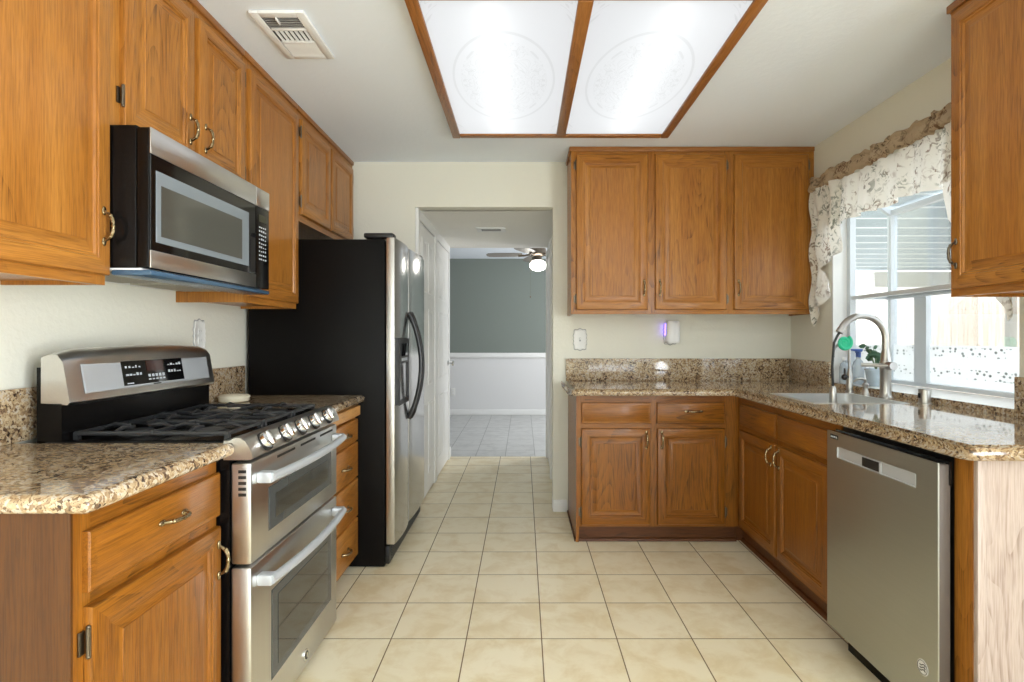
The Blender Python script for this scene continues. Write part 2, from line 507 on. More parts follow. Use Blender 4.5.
# ------------------------------------------------------------------ mesh builder
class MB:
    """collects shapes in world coordinates; build() links them as ONE mesh object"""

    def __init__(s):
        s.v, s.f, s.mi, s.sm = [], [], [], []

    def add(s, verts, faces, mat=0, smooth=False):
        o = len(s.v)
        s.v += [tuple(p) for p in verts]
        for f in faces:
            s.f.append([i + o for i in f])
            s.mi.append(mat)
            s.sm.append(smooth)
        return s

    def box(s, x0, x1, y0, y1, z0, z1, mat=0, bev=0.0, seg=2):
        x0, x1 = sorted((x0, x1))
        y0, y1 = sorted((y0, y1))
        z0, z1 = sorted((z0, z1))
        if bev <= 0:
            vs_ = [(x, y, z) for x in (x0, x1) for y in (y0, y1) for z in (z0, z1)]
            fs = [(0, 1, 3, 2), (4, 6, 7, 5), (0, 4, 5, 1), (2, 3, 7, 6), (0, 2, 6, 4), (1, 5, 7, 3)]
            return s.add(vs_, fs, mat)
        bm = bmesh.new()
        bmesh.ops.create_cube(bm, size=1)
        for v in bm.verts:
            v.co = Vector(((x0 + x1) / 2 + v.co.x * (x1 - x0), (y0 + y1) / 2 + v.co.y * (y1 - y0), (z0 + z1) / 2 + v.co.z * (z1 - z0)))
        bmesh.ops.bevel(bm, geom=bm.edges[:], offset=min(bev, (x1 - x0) * .49, (y1 - y0) * .49, (z1 - z0) * .49), segments=seg, affect='EDGES', profile=0.5)
        return s.frombm(bm, mat, True)

    def frombm(s, bm, mat=0, smooth=True):
        bm.verts.index_update()
        s.add([v.co for v in bm.verts], [[v.index for v in f.verts] for f in bm.faces], mat, smooth)
        bm.free()
        return s

    def prism(s, poly, axis, a0, a1, mat=0, smooth=False):
        """extrude a 2-D polygon along an axis (0,1,2); poly gives the other two coordinates in order"""
        n = len(poly)

        def pt(p, a):
            c = list(p)
            c.insert(axis, a)
            return tuple(c)
        vs_ = [pt(p, a0) for p in poly] + [pt(p, a1) for p in poly]
        fs = [tuple(range(n))[::-1], tuple(range(n, 2 * n))]
        s.add(vs_, fs, mat, False)
        return s.add(vs_, [(i, (i + 1) % n, (i + 1) % n + n, i + n) for i in range(n)], mat, smooth)

    def tube(s, pts, rad, seg=10, mat=0, cap=True, flat=1.0):
        pts = [Vector(p) for p in pts]
        if isinstance(rad, (int, float)):
            rad = [rad] * len(pts)
        n = len(pts)
        tang = []
        for i in range(n):
            a = pts[max(0, i - 1)]
            b = pts[min(n - 1, i + 1)]
            tang.append((b - a).normalized())
        ref = Vector((0, 0, 1)) if abs(tang[0].z) < 0.9 else Vector((1, 0, 0))
        nrm = tang[0].cross(ref).normalized()
        vs_ = []
        for i in range(n):
            nrm = (nrm - tang[i] * nrm.dot(tang[i])).normalized()
            bn = tang[i].cross(nrm)
            for k in range(seg):
                a = 2 * PI * k / seg
                vs_.append(pts[i] + (nrm * math.cos(a) + bn * math.sin(a) * flat) * rad[i])
        fs = [(i * seg + k, i * seg + (k + 1) % seg, (i + 1) * seg + (k + 1) % seg, (i + 1) * seg + k) for i in range(n - 1) for k in range(seg)]
        s.add(vs_, fs, mat, True)
        if cap:
            s.add(vs_[:seg], [tuple(range(seg))[::-1]], mat)
            s.add(vs_[-seg:], [tuple(range(seg))], mat)
        return s

    def lathe(s, prof, c, axis=2, seg=24, mat=0, smooth=True):
        """prof: (radius, height) pairs along the axis"""
        vs_, fs = [], []
        for r, h in prof:
            for k in range(seg):
                a = 2 * PI * k / seg
                p = [r * math.cos(a), r * math.sin(a)]
                p.insert(axis, h)
                vs_.append((c[0] + p[0], c[1] + p[1], c[2] + p[2]))
        n = len(prof)
        for i in range(n - 1):
            for k in range(seg):
                fs.append((i * seg + k, i * seg + (k + 1) % seg, (i + 1) * seg + (k + 1) % seg, (i + 1) * seg + k))
        s.add(vs_, fs, mat, smooth)
        s.add(vs_[:seg], [tuple(range(seg))[::-1]], mat)
        return s.add(vs_[-seg:], [tuple(range(seg))], mat)

    def ball(s, c, r, mat=0, seg=14):
        if isinstance(r, (int, float)):
            r = (r, r, r)
        bm = bmesh.new()
        bmesh.ops.create_uvsphere(bm, u_segments=seg, v_segments=max(6, seg // 2), radius=1)
        for v in bm.verts:
            v.co = Vector((c[0] + v.co.x * r[0], c[1] + v.co.y * r[1], c[2] + v.co.z * r[2]))
        return s.frombm(bm, mat)

    def rings(s, O, u, v, n, w, h, rings, mats=(0, 1), center=None):
        """a raised front: nested rectangles (inset, height); left/right bands take mats[0], top/bottom mats[1]"""
        O, u, v, n = Vector(O), Vector(u), Vector(v), Vector(n)
        P = []
        for ins, d in rings:
            P.append([O + u * a + v * b + n * d for a, b in ((ins, ins), (w - ins, ins), (w - ins, h - ins), (ins, h - ins))])
        for A, B in zip(P[:-1], P[1:]):
            for i in range(4):
                j = (i + 1) % 4
                s.add([A[i], A[j], B[j], B[i]], [(0, 1, 2, 3)], mats[1] if i in (0, 2) else mats[0])
        s.add(P[-1], [(0, 1, 2, 3)], mats[0] if center is None else center)
        s.add(P[0], [(3, 2, 1, 0)], mats[0])
        return s

    def build(s, name, mats, parent=None, origin=None, kind=None, angle=0.6):
        if not isinstance(mats, (list, tuple)):
            mats = [mats]
        if parent is not None:
            base = world_loc(parent)
            org = base
        else:
            org = Vector(origin) if origin is not None else Vector((0, 0, 0))
            base = Vector((0, 0, 0))
        me = bpy.data.meshes.new(name)
        me.from_pydata([tuple(Vector(p) - org) for p in s.v], [], s.f)
        for m in mats:
            me.materials.append(M[m] if isinstance(m, str) else m)
        me.polygons.foreach_set('material_index', s.mi)
        me.polygons.foreach_set('use_smooth', s.sm)
        bm = bmesh.new()
        bm.from_mesh(me)
        bmesh.ops.remove_doubles(bm, verts=bm.verts, dist=1e-5)
        bmesh.ops.recalc_face_normals(bm, faces=bm.faces)
        bm.to_mesh(me)
        bm.free()
        me.set_sharp_from_angle(angle=angle)
        o = bpy.data.objects.new(name, me)
        COL.objects.link(o)
        o.location = org - base
        if parent is not None:
            o.parent = parent
        if kind:
            o['kind'] = kind
        return o


def world_loc(o):
    v = Vector(o.location)
    while o.parent:
        o = o.parent
        v += Vector(o.location)
    return v


def tag(o, label, cat, group=None):
    o['label'] = label
    o['category'] = cat
    if group:
        o['group'] = group
    return o


def thing(name, loc, label, cat, group=None):
    o = bpy.data.objects.new(name, None)
    o.empty_display_size = 0.1
    o.location = loc
    COL.objects.link(o)
    return tag(o, label, cat, group)


# ------------------------------------------------------------------ shared dimensions
WL, WR, BACK, CEIL = -1.503, 1.905, 3.945, 2.484
REAR = -5.0
CT = 0.93            # countertop height
CTH = 0.038
HALL_L, HALL_R, HALL_END, HALL_TOP = -0.768, 0.213, 5.76, 2.164
FAR = 8.82
GX = 2.267           # outer pane of the garden window

# ------------------------------------------------------------------ setting: shell
S = 'structure'
MB().box(WL - .12, WR + .12, REAR - .12, HALL_END, -.1, 0).build('floor', 'tile', kind=S)
MB().box(-3.1, 2.3, HALL_END, FAR + .12, -.1, 0).build('floor_far_room', 'tile_grey', kind=S)
m = MB()
hx0, hx1, hy0, hy1 = -.39, .842, 1.97, 3.318   # opening for the recessed light box
m.box(WL - .12, hx0, REAR - .12, BACK + .06, CEIL, CEIL + .2)
m.box(hx1, WR + .12, REAR - .12, BACK + .06, CEIL, CEIL + .2)
m.box(hx0, hx1, REAR - .12, hy0, CEIL, CEIL + .2)
m.box(hx0, hx1, hy1, BACK + .06, CEIL, CEIL + .2)
m.build('ceiling', 'ceil', kind=S)
MB().box(HALL_L - .12, HALL_R + .2, BACK + .1, HALL_END, HALL_TOP, CEIL + .15).build('ceiling_hall', 'popcorn', kind=S)
MB().box(-3.1, 2.3, HALL_END, FAR + .12, CEIL, CEIL + .15).build('ceiling_far_room', 'ceil', kind=S)
MB().box(WL - .12, WL, REAR - .12, BACK + .12, 0, CEIL).build('wall_left', 'wall', kind=S)
m = MB()
m.box(WL, HALL_L, BACK, BACK + .12, 0, CEIL)
m.box(HALL_R, WR + .12, BACK, BACK + .12, 0, CEIL)
m.box(HALL_L, HALL_R, BACK, BACK + .12, HALL_TOP, CEIL)
m.build('wall_back', 'wall', kind=S)
# right wall with the garden-window opening and an added side door behind the camera
WY0, WY1, WZ0, WZ1 = 2.13, 3.42, CT + .03, 2.17
DY0, DY1, DZ = -1.65, 0.15, 2.06
m = MB()
m.box(WR, WR + .12, WY1, BACK, 0, CEIL)
m.box(WR, WR + .12, WY0, WY1, 0, WZ0 - .03)
m.box(WR, WR + .12, WY0, WY1, WZ1, CEIL)
m.box(WR, WR + .12, DY1, WY0, 0, CEIL)
m.box(WR, WR + .12, DY0, DY1, DZ, CEIL)
m.box(WR, WR + .12, REAR, DY0, 0, CEIL)
m.build('wall_right', 'wall', kind=S)
RX0, RX1 = -1.1, 1.3
m = MB()
m.box(WL, RX0, REAR - .12, REAR, 0, CEIL)
m.box(RX1, WR, REAR - .12, REAR, 0, CEIL)
m.box(RX0, RX1, REAR - .12, REAR, 2.12, CEIL)
m.build('wall_rear', 'wall', kind=S)


def glass_door(name, horizontal, a0, a1, pos, top):
    """two-panel sliding glass door standing in a wall opening"""
    fr, pn = MB(), MB()

    def bx(mb, u0, u1, w0, w1, z0, z1):
        if horizontal:
            mb.box(u0, u1, w0, w1, z0, z1)
        else:
            mb.box(w0, w1, u0, u1, z0, z1)
    mid = (a0 + a1) / 2
    for u in (a0, a1 - .06, mid - .04):
        bx(fr, u, u + .06, pos - .04, pos + .03, .0, top)
    bx(fr, a0 + .06, a1 - .06, pos - .04, pos + .03, 0, .06)
    bx(fr, a0 + .06, a1 - .06, pos - .04, pos + .03, top - .06, top)
    for u0, u1 in ((a0 + .06, mid - .04), (mid + .02, a1 - .06)):
        bx(pn, u0, u1, pos - .006, pos, .06, top - .06)
    o = fr.build(name, 'alu', kind=S)
    pn.build('pane', 'pane', o)
    return o


glass_door('door_4', True, RX0, RX1, REAR - .05, 2.12)  # unseen door added as the opening for the rear fill
glass_door('door_5', False, DY0, DY1, WR + .06, DZ)  # unseen door added to carry the daylight from the right

# hall walls and far room
MB().box(HALL_L - .12, HALL_L, BACK + .12, HALL_END + .0, 0, HALL_TOP).build('wall_hall_left', 'white', kind=S)
MB().box(.262, .38, BACK + .12, HALL_END, 0, HALL_TOP).build('wall_hall_right', 'wall', kind=S)
m = MB()
m.box(-3.1, 2.3, FAR, FAR + .12, .94, CEIL, 0)
m.box(-3.1, 2.3, FAR, FAR + .12, 0, .94, 1)
m.build('wall_far', ['grey_wall', 'low_wall'], kind=S)
m = MB()
m.box(-3.1, 2.3, FAR - .03, FAR, .91, .99, bev=.012)
m.build('trim_1', 'white', kind=S)
m = MB()
m.box(-3.1, 2.3, FAR - .018, FAR, 0, .09, bev=.006)
m.build('baseboard_far', 'white', kind=S)
MB().box(-3.22, -3.1, HALL_END, FAR + .12, 0, CEIL).build('wall_far_left', 'low_wall', kind=S)
m = MB()
m.box(2.3, 2.42, HALL_END, 6.5, 0, CEIL)
m.box(2.3, 2.42, 8.1, FAR + .12, 0, CEIL)
m.box(2.3, 2.42, 6.5, 8.1, 0, .85)
m.box(2.3, 2.42, 6.5, 8.1, 2.15, CEIL)
m.build('wall_far_right', 'low_wall', kind=S)
m = MB()
for y in (6.5, 7.27, 8.04):
    m.box(2.33, 2.39, y, y + .06, .85, 2.15)
m.box(2.33, 2.39, 6.56, 8.04, .85, .91)
m.box(2.33, 2.39, 6.56, 8.04, 2.09, 2.15)
w2 = m.build('window_2', 'alu', kind=S)  # unseen window added to light the far room
MB().box(2.358, 2.363, 6.56, 8.04, .91, 2.09).build('pane', 'pane', w2)
m = MB()
m.box(-3.1, HALL_L - .12, HALL_END - .12, HALL_END, 0, CEIL)
m.box(.38, 2.3, HALL_END - .12, HALL_END, 0, CEIL)
m.build('wall_far_front', 'low_wall', kind=S)
m = MB()
m.box(HALL_R, .312, BACK - .014, BACK, 0, .085, bev=.005)
m.box(HALL_R - .001, HALL_R + .0, BACK, BACK + .12, 0, .085)
m.build('baseboard_back', 'white', kind=S)
m = MB()
m.box(HALL_L - .0, HALL_L + .02, 5.66, 5.775, 0, .1, bev=.004)
m.build('baseboard_hall', 'white', kind=S)


# hall closet doors (left) and the door frame on the right
def hall_door(name, y0, y1, knob):
    x = HALL_L
    z1 = 2.085
    d = MB()
    rr = [(0, 0), (0, .012), (.004, .016)]
    d.rings((x + .001, y0, .012), (0, 1, 0), (0, 0, 1), (1, 0, 0), y1 - y0, z1 - .012, rr, (0, 0))
    o = d.build(name, 'white', origin=(x, y0, 0), kind=S)
    w = y1 - y0
    cw = (w - .26) / 2
    for (za, zb) in ((.16, .72), (.86, 1.46), (1.58, 1.985)):
        for k in range(2):
            p = MB()
            ya = y0 + .09 + k * (cw + .08)
            p.rings((x + .016, ya, za), (0, 1, 0), (0, 0, 1), (1, 0, 0), cw, zb - za, [(0, .0006), (.004, .006), (.012, .006), (.02, .001), (.03, .001), (.05, .007)], (0, 0))
            p.build('door_panel', 'white', o)
    for z in (.2, 1.05, 1.85):
        h = MB()
        h.tube([(x + .02, y0 + .004, z), (x + .02, y0 + .004, z + .08)], .006, 8)
        h.build('hinge', 'white', o)
    if knob:
        k = MB()
        k.lathe([(.026, 0), (.026, .006), (.011, .012), (.011, .03), (.024, .04), (.029, .052), (.024, .064), (.008, .068)], (x + .017, y1 - .07, .98), 0, 18)
        k.build('door_knob', 'chrome', o)
    return o


hall_door('door_1', 4.02, 4.70, False)
hall_door('door_2', 4.84, 5.58, True)
m = MB()
for ya, yb in ((3.955, 4.012), (4.708, 4.832), (5.588, 5.65)):
    m.box(HALL_L, HALL_L + .024, ya, yb, 0, HALL_TOP - .001, bev=.004)
for ya, yb in ((4.012, 4.708), (4.832, 5.588)):
    m.box(HALL_L, HALL_L + .022, ya, yb, 2.09, HALL_TOP - .001)
m.build('trim_2', 'white', kind=S)
m = MB()
m.box(.236, .262, 4.83, 4.90, 0, 2.11, bev=.005)
m.box(.236, .262, 5.69, 5.76, 0, 2.11, bev=.005)
m.box(.238, .262, 4.90, 5.69, 2.05, 2.11)
m.build('trim_3', 'white', kind=S)
m = MB()
m.rings((.2615, 4.9, .012), (0, 1, 0), (0, 0, 1), (-1, 0, 0), .79, 2.03, [(0, 0), (0, .008), (.004, .012), (.10, .012), (.11, .005), (.14, .005), (.17, .010)], (0, 0))
m.build('door_3', 'white', origin=(.2615, 4.9, 0), kind=S)

# ------------------------------------------------------------------ cabinet helpers
DOOR = [(0, 0), (0, .013), (.003, .0175), (.008, .0195), (.046, .0195), (.0475, .016), (.053, .0155), (.057, .0095), (.066, .0075), (.090, .0155), (.0915, .0175)]
DRAWER = [(0, 0), (0, .012), (.003, .0155), (.012, .0165), (.017, .0195)]
BOARD = [(0, 0), (0, .014), (.004, .018)]


def pull_handle(P, axis, n, L=.10, r=.0042, name='handle', parent=None, mat='brass'):
    P, axis, n = Vector(P), Vector(axis), Vector(n)
    m = MB()
    pts, rad = [], []
    for i in range(17):
        t = -1 + 2 * i / 16
        h = .026 * (1 - abs(t) ** 3.2) + .003
        pts.append(P + axis * (t * L * .42) + n * h)
        rad.append(r * (1.15 - .35 * math.cos(t * PI * 2) * .5 + (.55 if abs(t) < .1 else 0)))
    m.tube(pts, rad, 10)
    side = axis.cross(n)
    for sgn in (-1, 1):
        # leaf-shaped foot plate
        c = P + axis * (sgn * L * .44) + n * .003
        e = [abs(axis[k]) * .013 + abs(side[k]) * .0075 + abs(n[k]) * .004 for k in range(3)]
        m.ball(c, e, 0, 12)
        c2 = P + axis * (sgn * L * .30) + n * .022
        m.ball(c2, .0062, 0, 10)
    return m.build(name, mat, parent)


def hinge(P, v, side, n, parent):
    """small surface hinge: knuckle tube with two leaves"""
    P, v, side, n = Vector(P), Vector(v), Vector(side), Vector(n)
    m = MB()
    m.tube([P + n * .012 + v * -.028, P + n * .012 + v * .028], .0048, 8)
    m.ball(P + n * .012 + v * .030, .0048, 0, 8)
    m.ball(P + n * .012 + v * -.030, .0048, 0, 8)
    a, b = P + v * -.024 - side * .014, P + v * .024 + n * .0045
    m.box(a.x, b.x, a.y, b.y, a.z, b.z, bev=.001)
    return m.build('hinge', 'bronze', parent)


def front(parent, plane, n, a0, a1, z0, z1, kind, wood_set, handle=None, hinges=None, name=None, pull_mat='brass', hz=None):
    """a door or drawer front on a face plane.
    n: +1/-1 for faces looking along +X/-X, 'y' for faces looking toward -Y; a0..a1 along the run"""
    if n == 'y':
        O, u, nn, hm = (a0, plane, z0), (1, 0, 0), (0, -1, 0), 'x'
    else:
        O, u, nn, hm = (plane, a0, z0), (0, 1, 0), (n, 0, 0), 'y'
    m = MB()
    rr = {'door': DOOR, 'drawer': DRAWER, 'board': BOARD}[kind]
    mats = (0, 1) if kind == 'door' else (1, 1)
    m.rings(O, u, (0, 0, 1), nn, a1 - a0, z1 - z0, rr, mats)
    o = m.build(name or ('door' if kind == 'door' else 'drawer_front'), [wood_set + '_z', wood_set + '_' + hm], parent)
    U, N = Vector(u), Vector(nn)

    def at(a, z, d=.0195):
        p = Vector(O) + U * (a - a0) + N * d
        p.z = z
        return p
    if handle:
        kind_h, a, z = handle
        pull_handle(at(a, z), (0, 0, 1) if kind_h == 'v' else u, nn, parent=o, mat=pull_mat)
    if hinges:
        a = a0 - .002 if hinges == 'lo' else a1 + .002
        sd = Vector(u) * (1 if hinges == 'lo' else -1)
        for z in (hz or (z0 + .07, z1 - .07)):
            hinge(at(a, z, .001), (0, 0, 1), sd, nn, o)
    return o


def frame_face(m, plane, n, a0, a1, z0, z1, cuts_a, cuts_z, th=.019, mv=0, mh=1):
    """face frame: stiles at cuts_a [(lo,hi)], rails at cuts_z [(lo,hi)]"""
    def bx(aa, ab, za, zb, mat):
        if n == 'y':
            m.box(aa, ab, plane, plane + th, za, zb, mat)
        else:
            m.box(plane - n * th, plane, aa, ab, za, zb, mat)
    for a, b in cuts_a:
        bx(a, b, z0, z1, mv)
    xs = [a0] + [x for c in cuts_a for x in c] + [a1]
    for a, b in cuts_z:
        for i in range(len(cuts_a) - 1):
            bx(cuts_a[i][1], cuts_a[i + 1][0], a, b, mh)


# ------------------------------------------------------------------ upper cabinets, left run
FU = -1.213  # face plane of left uppers (doors stand .02 proud)
UZ0, UZ1 = 1.39, CEIL


def upper_left(y0, y1, z0, label, doors, cat='cabinet', hinges=None):
    t = thing('wall_cabinet', ((WL + FU) / 2, (y0 + y1) / 2, z0), label, cat)
    m = MB()
    e = .001
    m.box(WL + e, FU - .019, y0 + e, y0 + .016, z0, UZ1 - e, 0)
    m.box(WL + e, FU - .019, y1 - .016, y1 - e, z0, UZ1 - e, 0)
    m.box(WL + e, FU - .019, y0 + .016, y1 - .016, z0 + .012, z0 + .028, 2)
    m.box(WL + e, FU - .019, y0 + .016, y1 - .016, UZ1 - .02, UZ1 - e, 2)
    m.box(WL + e, WL + .008, y0 + .016, y1 - .016, z0 + .03, UZ1 - .02, 0)
    m.build('carcass', ['oak_z', 'oak_y', 'oak_y'], t)
    f = MB()
    st = [(y0 + e, max(y0 + .04, doors[0][0] + .02))]
    for (a, b), (c, d) in zip(doors[:-1], doors[1:]):
        st.append((b - .012, c + .012))
    st.append((min(y1 - .04, doors[-1][1] - .012), y1 - e))
    frame_face(f, FU, 1, y0, y1, z0, UZ1 - e, st, [(z0, z0 + .045), (UZ1 - .075, UZ1 - e)])
    f.build('face_frame', ['oak_z', 'oak_y'], t)
    c = MB()
    c.box(FU, FU + .012, y0 + e, y1 - e, UZ1 - .028, UZ1 - e, bev=.004)
    c.build('crown_strip', 'oak_frame_y', t)
    return t


tA = upper_left(.70, 1.611, UZ0, 'honey oak wall cabinet nearest the camera on the left, beside the microwave', [(.74, 1.12), (1.145, 1.603)])
front(tA, FU, 1, .735, 1.13, UZ0 + .028, 2.42, 'door', 'oak', ('v', .775, 1.5), 'hi')
front(tA, FU, 1, 1.14, 1.609, UZ0 + .028, 2.42, 'door', 'oak', ('v', 1.578, 1.555), 'lo')
tB = upper_left(1.611, 2.40, 1.862, 'short oak wall cabinet directly above the microwave', [(1.66, 2.01), (2.05, 2.40)])
front(tB, FU, 1, 1.668, 2.02, 1.872, 2.42, 'door', 'oak', ('v', 1.99, 1.985), 'lo', hz=(1.965, 2.36))
front(tB, FU, 1, 2.054, 2.392, 1.872, 2.42, 'door', 'oak', ('v', 2.085, 1.985), 'hi')
tC = upper_left(2.40, 2.968, UZ0, 'tall single-door oak wall cabinet between microwave and black refrigerator', [(2.45, 2.955)])
front(tC, FU, 1, 2.44, 2.958, UZ0 + .028, 2.42, 'door', 'oak', None, 'hi')
tD = upper_left(2.968, BACK - .001, 1.868, 'short two-door oak wall cabinet above the refrigerator', [(3.0, 3.45), (3.48, 3.91)])
front(tD, FU, 1, 3.005, 3.45, 1.905, 2.42, 'door', 'oak', None, 'lo')
front(tD, FU, 1, 3.478, 3.912, 1.905, 2.42, 'door', 'oak', None, 'hi')

# ------------------------------------------------------------------ upper cabinet, back wall
FB = 3.632
t = thing('wall_cabinet', (1.11, (FB + BACK) / 2, UZ0), 'wide three-door oak wall cabinet on the back wall beside the window', 'cabinet')
m = MB()
ux0, ux1 = .315, WR - .001
m.box(ux0, ux0 + .016, FB + .019, BACK - .001, UZ0, UZ1 - .001, 0)
m.box(ux1 - .016, ux1, FB + .019, BACK - .001, UZ0, UZ1 - .001, 0)
m.box(ux0 + .016, ux1 - .016, FB + .019, BACK - .001, UZ0 + .012, UZ0 + .028, 1)
m.box(ux0 + .016, ux1 - .016, FB + .019, BACK - .001, UZ1 - .02, UZ1 - .001, 1)
m.box(ux0 + .016, ux1 - .016, BACK - .009, BACK - .001, UZ0 + .03, UZ1 - .02, 0)
m.build('carcass', ['oak_z', 'oak_x'], t)
m = MB()
frame_face(m, FB, 'y', ux0, ux1, UZ0, UZ1 - .001, [(ux0, .36), (.80, .875), (1.315, 1.39), (1.85, ux1)], [(UZ0, UZ0 + .045), (UZ1 - .075, UZ1 - .001)])
m.build('face_frame', ['oak_z', 'oak_x'], t)
m = MB()
m.box(ux0 - .012, ux1, FB - .012, FB, UZ1 - .03, UZ1 - .001, bev=.004)
m.box(ux0 - .012, ux0, FB, BACK - .002, UZ1 - .03, UZ1 - .001, bev=.004)
m.build('crown_strip', 'oak_frame_x', t)
front(t, FB, 'y', .347, .813, 1.418, 2.432, 'door', 'oak', ('v', .788, 1.56), 'lo')
front(t, FB, 'y', .863, 1.328, 1.418, 2.432, 'door', 'oak', ('v', .890, 1.56), 'hi')
front(t, FB, 'y', 1.377, 1.862, 1.418, 2.432, 'door', 'oak', ('v', 1.404, 1.56), 'hi')

# upper cabinet, right wall near the camera
FR = 1.606
t = thing('wall_cabinet', ((FR + WR) / 2, 1.6, UZ0), 'oak wall cabinet at the right edge, hanging just in front of the window', 'cabinet')
y0, y1 = 1.15, 2.082
m = MB()
m.box(FR + .019, WR - .001, y0, y0 + .016, UZ0, UZ1 - .001, 0)
m.box(FR + .019, WR - .001, y1 - .016, y1, UZ0, UZ1 - .001, 0)
m.box(FR + .019, WR - .001, y0 + .016, y1 - .016, UZ0 + .012, UZ0 + .028, 1)
m.box(FR + .019, WR - .001, y0 + .016, y1 - .016, UZ1 - .02, UZ1 - .001, 1)
m.box(WR - .009, WR - .001, y0 + .016, y1 - .016, UZ0 + .03, UZ1 - .02, 0)
m.build('carcass', ['oak_z', 'oak_y'], t)
m = MB()
frame_face(m, FR, -1, y0, y1, UZ0, UZ1 - .001, [(y0, y0 + .04), (1.57, 1.64), (y1 - .04, y1)], [(UZ0, UZ0 + .045), (UZ1 - .075, UZ1 - .001)])
m.build('face_frame', ['oak_z', 'oak_y'], t)
m = MB()
m.box(FR - .012, FR, y0, y1 + .01, UZ1 - .03, UZ1 - .001, bev=.004)
m.box(FR, WR - .002, y1, y1 + .01, UZ1 - .03, UZ1 - .001, bev=.003)
m.build('crown_strip', 'oak_frame_y', t)
front(t, FR, -1, 1.59, 2.062, UZ0 + .028, 2.432, 'door', 'oak', ('v', 2.032, 1.545), 'lo', pull_mat='bronze')
front(t, FR, -1, 1.165, 1.57, UZ0 + .028, 2.432, 'door', 'oak', ('v', 1.20, 1.545), 'hi', pull_mat='bronze')

# ------------------------------------------------------------------ base cabinets
CB = CT - CTH        # top of cabinet boxes
FL = -.893           # left base face plane
FRB = 1.297          # right base face plane
FBB = 3.337          # back base face plane
TK = .10


def carcass_x(t, x0, x1, y0, y1, toe_dir, near_panel=True, ws='base'):
    """box of a left/right run base cabinet; toe_dir +1 when the face looks along +X"""
    m = MB()
    xf, xb = (x1, x0) if toe_dir > 0 else (x0, x1)
    bx0, bx1 = sorted((xf - toe_dir * .019, xb))
    m.box(bx0, bx1, y0, y0 + .018, TK, CB - .001, 0)
    m.box(bx0, bx1, y1 - .018, y1, TK, CB - .001, 0)
    m.box(bx0, bx1, y0 + .018, y1 - .018, TK, TK + .018, 1)
    m.box(bx0, bx1, y0 + .018, y1 - .018, CB - .03, CB - .001, 1)
    m.box(xb, xb + toe_dir * .008, y0 + .018, y1 - .018, TK + .018, CB - .03, 0)
    m.build('carcass', [ws + '_z', ws + '_y'], t)
    k = MB()
    kf = xf - toe_dir * .05
    k.box(min(kf, kf - toe_dir * .018), max(kf, kf - toe_dir * .018), y0, y1, 0, TK, 0)
    for yy in (y0, y1 - .018):
        a, b = sorted((kf - toe_dir * .018, xb))
        k.box(a, b, yy, yy + .018, 0, TK, 0)
    k.build('toe_kick', 'toe', t)


# left near unit
t = thing('base_cabinet', (-1.19, 1.36, 0), 'oak base cabinet at lower left with one drawer over one door', 'cabinet')
carcass_x(t, WL + .002, FL, 1.101, 1.615, 1)
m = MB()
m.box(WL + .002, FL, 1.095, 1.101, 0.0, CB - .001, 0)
m.build('end_panel', 'shaded_oak_z', t)['label'] = 'oak end panel, its shade put into a darker brown'
m = MB()
frame_face(m, FL, 1, 1.101, 1.615, TK, CB - .001, [(1.101, 1.145), (1.575, 1.615)], [(TK, TK + .04), (.69, .735), (.83, CB - .001)])
m.build('face_frame', ['base_z', 'base_y'], t)
front(t, FL, 1, 1.124, 1.611, .722, .846, 'drawer', 'base', ('h', 1.385, .79), name='drawer')
front(t, FL, 1, 1.126, 1.611, .118, .692, 'door', 'base', ('v', 1.59, .60), 'lo')

# left far drawer stack
t = thing('base_cabinet', (-1.19, 2.68, 0), 'narrow oak base cabinet with four drawers between range and refrigerator', 'cabinet')
carcass_x(t, WL + .002, FL, 2.395, 2.955, 1, ws='oak')
m = MB()
frame_face(m, FL, 1, 2.395, 2.955, TK, CB - .001, [(2.395, 2.435), (2.915, 2.955)], [(TK, TK + .04), (.275, .3), (.485, .51), (.68, .70), (.81, CB - .001)])
m.build('face_frame', ['oak_z', 'oak_y'], t)
for z0, z1 in ((.085, .283), (.292, .493), (.502, .684), (.694, .808)):
    front(t, FL, 1, 2.41, 2.953, z0, z1, 'drawer', 'oak', ('h', 2.72, (z0 + z1) / 2), name='drawer')
m = MB()
m.rings((FL, 2.405, .826), (0, 1, 0), (0, 0, 1), (1, 0, 0), .548, .052, [(0, 0), (0, .024), (.003, .028)], (0, 0))
m.build('pull_out_board', 'oak_pale', t)['label'] = 'paler wooden pull-out cutting board'

# back unit
t = thing('base_cabinet', (.8, 3.64, 0), 'oak base cabinet on the back wall with two drawers over two doors', 'cabinet')
bx0, bx1 = .32, 1.296
m = MB()
m.box(bx0, bx0 + .018, FBB + .019, BACK - .002, 0, CB - .001, 0)
m.box(bx1 - .018, bx1, FBB + .019, BACK - .002, TK, CB - .001, 0)
m.box(bx0 + .018, bx1 - .018, FBB + .019, BACK - .002, TK, TK + .018, 1)
m.box(bx0 + .018, bx1 - .018, FBB + .019, BACK - .002, CB - .03, CB - .001, 1)
m.box(bx0 + .018, bx1 - .018, BACK - .01, BACK - .002, TK + .018, CB - .03, 0)
m.build('carcass', ['base_z', 'base_x'], t)
m = MB()
frame_face(m, FBB, 'y', bx0, bx1, TK, CB - .001, [(bx0, .37), (.755, .81), (1.20, bx1)], [(TK, TK + .035), (.685, .73), (.835, CB - .001)])
m.build('face_frame', ['base_z', 'base_x'], t)
m = MB()
m.box(bx0 + .018, 1.296, FBB + .047, FBB + .063, 0, TK)
m.prism([(FBB + .028, 0), (FBB + .047, 0), (FBB + .047, .018), (FBB + .036, .014)], 0, bx0 - .008, 1.296)
m.box(bx0 - .009, bx0 - .0005, FBB + .03, BACK - .02, 0, .016, bev=.003)
m.build('toe_kick', 'toe', t)
